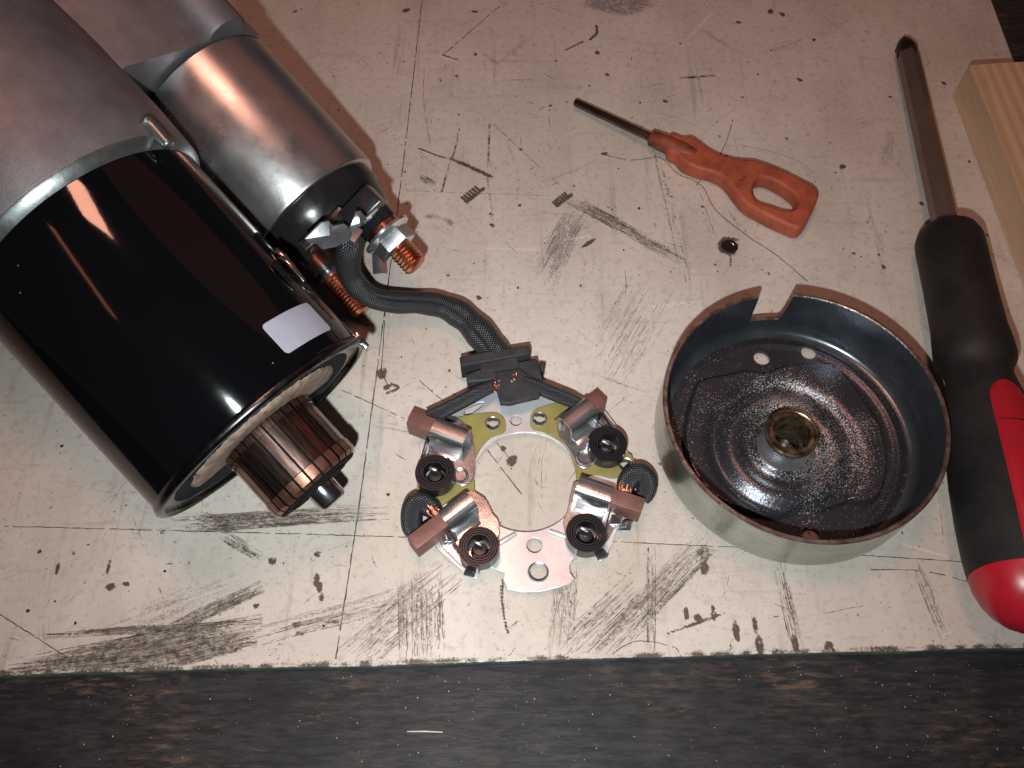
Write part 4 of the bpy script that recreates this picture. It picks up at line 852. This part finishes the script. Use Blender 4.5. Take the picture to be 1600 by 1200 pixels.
for k in range(NA):
    k2 = (k + 1) % NA; F += [(k, k2, Q + k2, Q + k), ((NR - 1) * NA + k, Q + (NR - 1) * NA + k, Q + (NR - 1) * NA + k2, (NR - 1) * NA + k2)]
me = bpy.data.meshes.new('f'); me.from_pydata(V, [], F); fo = bpy.data.objects.new('f', me); COL.objects.link(fo)
cuts = []
for x_, y_, rr_ in ((1190, 560, 2.45), (1263, 552, 2.3), (1268, 836, 2.5)):
    q = at(x_, y_, ZF) - CC; c_ = MB(); c_.lathe([(-6, 0), (-6, rr_), (9, rr_), (9, 0)], (q[0], q[1], 0), (0, 0, 1), 28)
    cm = bpy.data.meshes.new('c'); cm.from_pydata(c_.v, [], c_.f); co_ = bpy.data.objects.new('c', cm); COL.objects.link(co_)
    bmx = bmesh.new(); bmx.from_mesh(cm); bmesh.ops.recalc_face_normals(bmx, faces=bmx.faces); bmx.to_mesh(cm); bmx.free()
    md = fo.modifiers.new('b', 'BOOLEAN'); md.operation = 'DIFFERENCE'; md.object = co_; md.solver = 'EXACT'; cuts.append(co_)
bmx = bmesh.new(); bmx.from_mesh(me); bmesh.ops.recalc_face_normals(bmx, faces=bmx.faces); bmx.to_mesh(me); bmx.free()
me2 = eval_mesh(fo); bpy.data.objects.remove(fo)
for c_ in cuts: bpy.data.objects.remove(c_)
me2.materials.clear(); finish(scale_mesh(me2), 'pressed_floor', M['cup_floor'], cup, 35)
# bearing boss with oily bush
b = MB(); b.lathe([(1.2, 9.6), (2.4, 8.1), (3.4, 7.4), (12.6, 7.1), (13.2, 6.9)], bc, (0, 0, 1), 64); boss = b.build('bearing_boss', M['boss'], cup, 45)
b = MB(); b.lathe([(12.6, 7.25), (13.8, 7.2), (14.1, 6.9), (13.9, 6.5), (13.5, 6.3), (13.9, 6.1), (13.9, 5.2), (13.2, 4.8), (1.0, 4.7)], bc, (0, 0, 1), 64); b.build('bearing_bush', M['bush'], boss, 40)
b = MB(); b.lathe([(.9, 4.8), (.8, 3.0), (1.6, 3.0), (1.8, 0)], bc, (0, 0, 1), 40); b.build('boss_bottom', M['cup_in'], boss)

# ------------------------------------------------------------------ small orange screwdriver
oc = at(1090, 250, 0); osd = empty('small_screwdriver', (oc[0], oc[1], 0)); tag(osd, 'small screwdriver with orange loop handle lying on the cream board', 'screwdriver')
def oq(x_, y_, z_): p = at(x_, y_, z_); return (p[0] - oc[0], p[1] - oc[1])
OH = [(1046, 214), (1066, 219), (1079, 218), (1092, 226), (1108, 238), (1126, 247), (1150, 253), (1180, 256), (1218, 270), (1258, 290), (1271, 298), (1277, 310), (1270, 330), (1260, 350), (1250, 361), (1238, 361), (1200, 344), (1164, 324), (1148, 306), (1132, 286), (1114, 275), (1088, 268), (1066, 258), (1056, 246), (1042, 238)]
OHH = [(1177, 290), (1186, 283), (1201, 285), (1223, 297), (1241, 312), (1244, 324), (1236, 333), (1222, 333), (1200, 326), (1181, 319), (1174, 304)]
oh_ = plate('handle', [oq(*q, 4.2) for q in crc(OH, 4)], [[oq(*q, 4.2) for q in crc(OHH, 4)]], .2, 6.3, M['orange'], osd, 1.15, 50)
md = None
b = MB(); p0 = np.array([*oq(1016, 215, 4.3), 4.3]); p1 = np.array([*oq(1052, 229, 5), 5.0]); p2 = np.array([*oq(1074, 240, 4.3), 4.3]); ax_ = unit(p2 - p0); L_ = np.linalg.norm(p2 - p0)
b.lathe([(0, 0), (0, 2.2), (.5, 2.8), (L_ * .35, 3.1), (L_ * .65, 3.25), (L_ * .85, 3.3), (L_ * 1.2, 2.4)], p0, ax_, 32); b.build('collar', M['orange_dirty'], osd, 50)
t0_ = np.array([*oq(899, 155, 4.0), 2.6]); b = MB(); e_ = p0 + ax_ * 2; dr = unit(e_ - t0_); LL = np.linalg.norm(e_ - t0_)
b.lathe([(0, 0), (0, 1.2), (.4, 1.5), (LL, 1.5)], t0_, dr, 24); b.build('shank', M['shank'], osd, 40)
tx = bpy.data.curves.new('t', 'FONT'); tx.body = 'COBA'; tx.size = 2.3; tx.extrude = .12; tx.align_x = 'CENTER'; tx.align_y = 'CENTER'; to = bpy.data.objects.new('t', tx); COL.objects.link(to)
me = eval_mesh(to); bpy.data.objects.remove(to); me.materials.clear()
a_ = oq(1148, 297, 6.3); c_ = oq(1169, 270, 6.3); ang = math.atan2(c_[1] - a_[1], c_[0] - a_[0])
co = np.array([v.co for v in me.vertices]); co = co @ np.array([[math.cos(ang), math.sin(ang), 0], [-math.sin(ang), math.cos(ang), 0], [0, 0, 1]]) + [(a_[0] + c_[0]) / 2, (a_[1] + c_[1]) / 2, 6.26]
me.vertices.foreach_set('co', (co * S).ravel()); finish(me, 'moulded_lettering', M['orange_dirty'], oh_)

# ------------------------------------------------------------------ large screwdriver with black and red handle
TP = at(1413, 64, 4.5); HB0 = at(1581, 820, 15.9); axd = unit(HB0 - TP)
u2 = unit(np.cross([0, 0, 1], axd)); w2 = np.cross(axd, u2)
big = empty('large_screwdriver', (HB0[0], HB0[1], 0)); tag(big, 'large screwdriver with hexagonal brown shank and black rubber grip with red inserts', 'screwdriver')
org = TP - np.array([HB0[0], HB0[1], 0])
def along(t): return org + axd * t
def ax_at(x_, y_):   # axial distance of the axis point nearest to the pixel
    best = min(((np.hypot(*(np.array([800 + FPX * np.dot(TP + axd * t - CAM, RT) / np.dot(TP + axd * t - CAM, FW), 600 - FPX * np.dot(TP + axd * t - CAM, UP) / np.dot(TP + axd * t - CAM, FW)]) - [x_, y_])), t) for t in np.arange(0, 260, .5))); return best[1]
tg = ax_at(1490, 372)
b = MB(); R6 = 3.9
def hexring(t, r_): return [along(t) + r_ * (math.cos(k * math.pi / 3 + .52) * u2 + math.sin(k * math.pi / 3 + .52) * w2) for k in range(6)]
V = hexring(9, R6) + hexring(tg + 6, R6); b.add(V, [(k, (k + 1) % 6, 6 + (k + 1) % 6, 6 + k) for k in range(6)] + [tuple(range(6))[::-1], tuple(range(6, 12))]); b.build('shank', M['shank_big'], big, 30)
b = MB(); b.lathe([(0, 0), (0, 1.4), (1.2, 2.6), (3.5, 3.3), (4.6, 3.7), (9.2, 3.75), (9.2, 0)], along(0), axd, 24); tp_ = b.build('tip', M['tip'], big, 40)
for k in range(4):
    a_ = k * math.pi / 2 + .4; e_ = math.cos(a_) * u2 + math.sin(a_) * w2; b = MB(); b.box(along(2.6) + e_ * 2.4, [unit(axd * 1 + e_ * .35), np.cross(axd, e_), e_], (2.6, .6, .7), bev=.15); b.build('tip_flute', M['tip'], tp_)
YT = np.arange(0, 280, .5); _P = TP + axd * YT[:, None] - CAM; _D = _P @ FW; YP = 600 - FPX * (_P @ UP) / _D
def prof_px(L): return [(float(np.interp(y_, YP, YT)), h_ * .97 * float(np.interp(y_, YP, _D)) / FPX) for y_, h_ in L]
GP = prof_px([(363, 0), (363, 26), (364, 38), (368, 46), (378, 51), (392, 52), (450, 53), (515, 56), (545, 60), (560, 61), (569, 59.5), (577, 54), (586, 50), (597, 50.5), (615, 55), (640, 62), (700, 73), (760, 80), (820, 83.5), (870, 84), (902, 82), (902, 30)])
def hp(prof, name, m, seg=72, an=45): b = MB(); b.lathe(prof, along(0), axd, seg); return b.build(name, m, big, an)
hp(GP, 'grip', M['grip'])
hp(prof_px([(900, 30), (900, 81.6), (920, 79), (942, 71), (960, 59), (975, 43), (984, 25), (987, 0)]), 'end_cap', M['red'])
_t, _r = zip(*GP[3:-1])
def r_grip(t): return float(np.interp(t, _t, _r))
T0, T1 = float(np.interp(622, YP, YT)), float(np.interp(902, YP, YT))
for ph in (R(84), R(84 + 180)):
    V = []; F = []; NA_, NB_ = 40, 16
    for i in range(NA_ + 1):
        s_ = i / NA_; t = T0 + (T1 - T0) * s_ ** 1.25; hw = 7.6 * min(1, math.sqrt(max(0, 1 - max(0, 1 - (t - T0) / 7.0) ** 2)) + .001)
        for j in range(NB_ + 1):
            f_ = j / NB_ * 2 - 1; a_ = ph + f_ * hw / 15.0; rr_ = r_grip(t) + .38 * (1 - abs(f_) ** 8) - .06
            V.append(along(t) + rr_ * (math.cos(a_) * u2 + math.sin(a_) * w2))
    for i in range(NA_):
        for j in range(NB_): a0 = i * (NB_ + 1) + j; F.append((a0, a0 + 1, a0 + NB_ + 2, a0 + NB_ + 1)[::-1])
    b = MB(); b.add(V, F); ins = b.build('grip_insert', M['red'], big, 50)
    if ph == R(84):
        tm = float(np.interp(690, YP, YT)); pts = [along(tm) + (r_grip(tm) + .36) * (math.cos(ph + f_) * u2 + math.sin(ph + f_) * w2) for f_ in np.linspace(-.45, .45, 12)]; b = MB(); b.tube(pts, .14, 6); b.build('mould_line', M['tip'], ins, 60)

# ------------------------------------------------------------------ pine offcut
A0 = at(1488, 149, 0); A1 = at(1600, 452, 0); dl = unit(A1 - A0); dr_ = np.array([-dl[1], dl[0], 0])
HW = 14.0
Ct = ray_plane(1507, 107, (0, 0, HW), (0, 0, 1)); dtop = unit(at(1600, 101, HW) - Ct)
blk = MB(); Lb, Wb = 150.0, 90.0; n_ = 24
c0 = np.array([A0[0], A0[1], .1]); ez = np.array([0, 0, 1.0])
bm = bmesh.new(); sk = dtop
vs_ = [bm.verts.new(c0 + p) for p in (0 * ez, sk * Wb, sk * Wb + dl * Lb, dl * Lb, ez * HW, sk * Wb + ez * HW, sk * Wb + dl * Lb + ez * HW, dl * Lb + ez * HW)]
for f in ((3, 2, 1, 0), (4, 5, 6, 7), (0, 1, 5, 4), (1, 2, 6, 5), (2, 3, 7, 6), (3, 0, 4, 7)): bm.faces.new([vs_[i] for i in f])
bmesh.ops.recalc_face_normals(bm, faces=bm.faces); bmesh.ops.bevel(bm, geom=bm.edges[:], offset=.35, segments=2, affect='EDGES'); bm.verts.index_update()
rot = np.stack([unit(np.cross(dl, ez)), dl, ez], 1) @ np.eye(3)
V = [np.array(v.co) - c0 for v in bm.verts]; F = [[v.index for v in f.verts] for f in bm.faces]; bm.free()
ang = math.atan2(dl[1], dl[0]) - math.pi / 2; ca, sa = math.cos(-ang), math.sin(-ang)
V = [(p[0] * ca - p[1] * sa, p[0] * sa + p[1] * ca, p[2]) for p in V]
b = MB(); b.add(V, F); o = b.build('wood_offcut', M['pine']); o.location = Vector(c0) * S; o.rotation_euler = (0, 0, ang)
tag(o, 'pale sawn pine offcut lying beside the large screwdriver', 'wood block')

# ------------------------------------------------------------------ loose bits
b = MB(); a_, c_ = at(636, 1143, -3.9), at(692, 1144, -3.9); b.tube([a_, (a_ + c_) / 2 + [0, .1, .1], c_], [.12, .22, .15], 6); tag(b.build('metal_sliver', M['dust']), 'thin bright metal sliver on the dark bench', 'swarf')
def crumbs(name, n, m, pos, smin, smax, lab, cat):
    b = MB()
    for k in range(n):
        p = pos(); s_ = smin + (smax - smin) * rng.random() ** 3; o = len(b.v)
        V = [p + np.array([math.cos(a_) * s_ * rng.uniform(.5, 1.2), math.sin(a_) * s_ * rng.uniform(.5, 1.2), 0.02]) for a_ in np.linspace(0, 2 * math.pi, 6)[:-1] + rng.random()] + [p + np.array([0, 0, s_ * rng.uniform(.4, .9)])]
        b.add(V, [(i, (i + 1) % 5, 5) for i in range(5)])
    return tag(b.build(name, m, None, 20), lab, cat, kind='stuff')
def on_bench():
    while True:
        p = at(rng.uniform(0, 1600), rng.uniform(1015, 1200), -4.3)
        if (p[1] - BR[1]) < (p[0] - BR[0]) * .02646 - 1.5: return p
crumbs('dust_flecks', 380, M['dust'], on_bench, .04, .20, 'pale dust flecks scattered over the dark bench', 'dust')
def on_brd():
    p = np.array([rng.uniform(-140, 180), rng.uniform(-74, 170), .0]); return p
crumbs('grit', 260, M['crumb'], on_brd, .12, .75, 'small dark grit scattered on the cream board', 'grit')
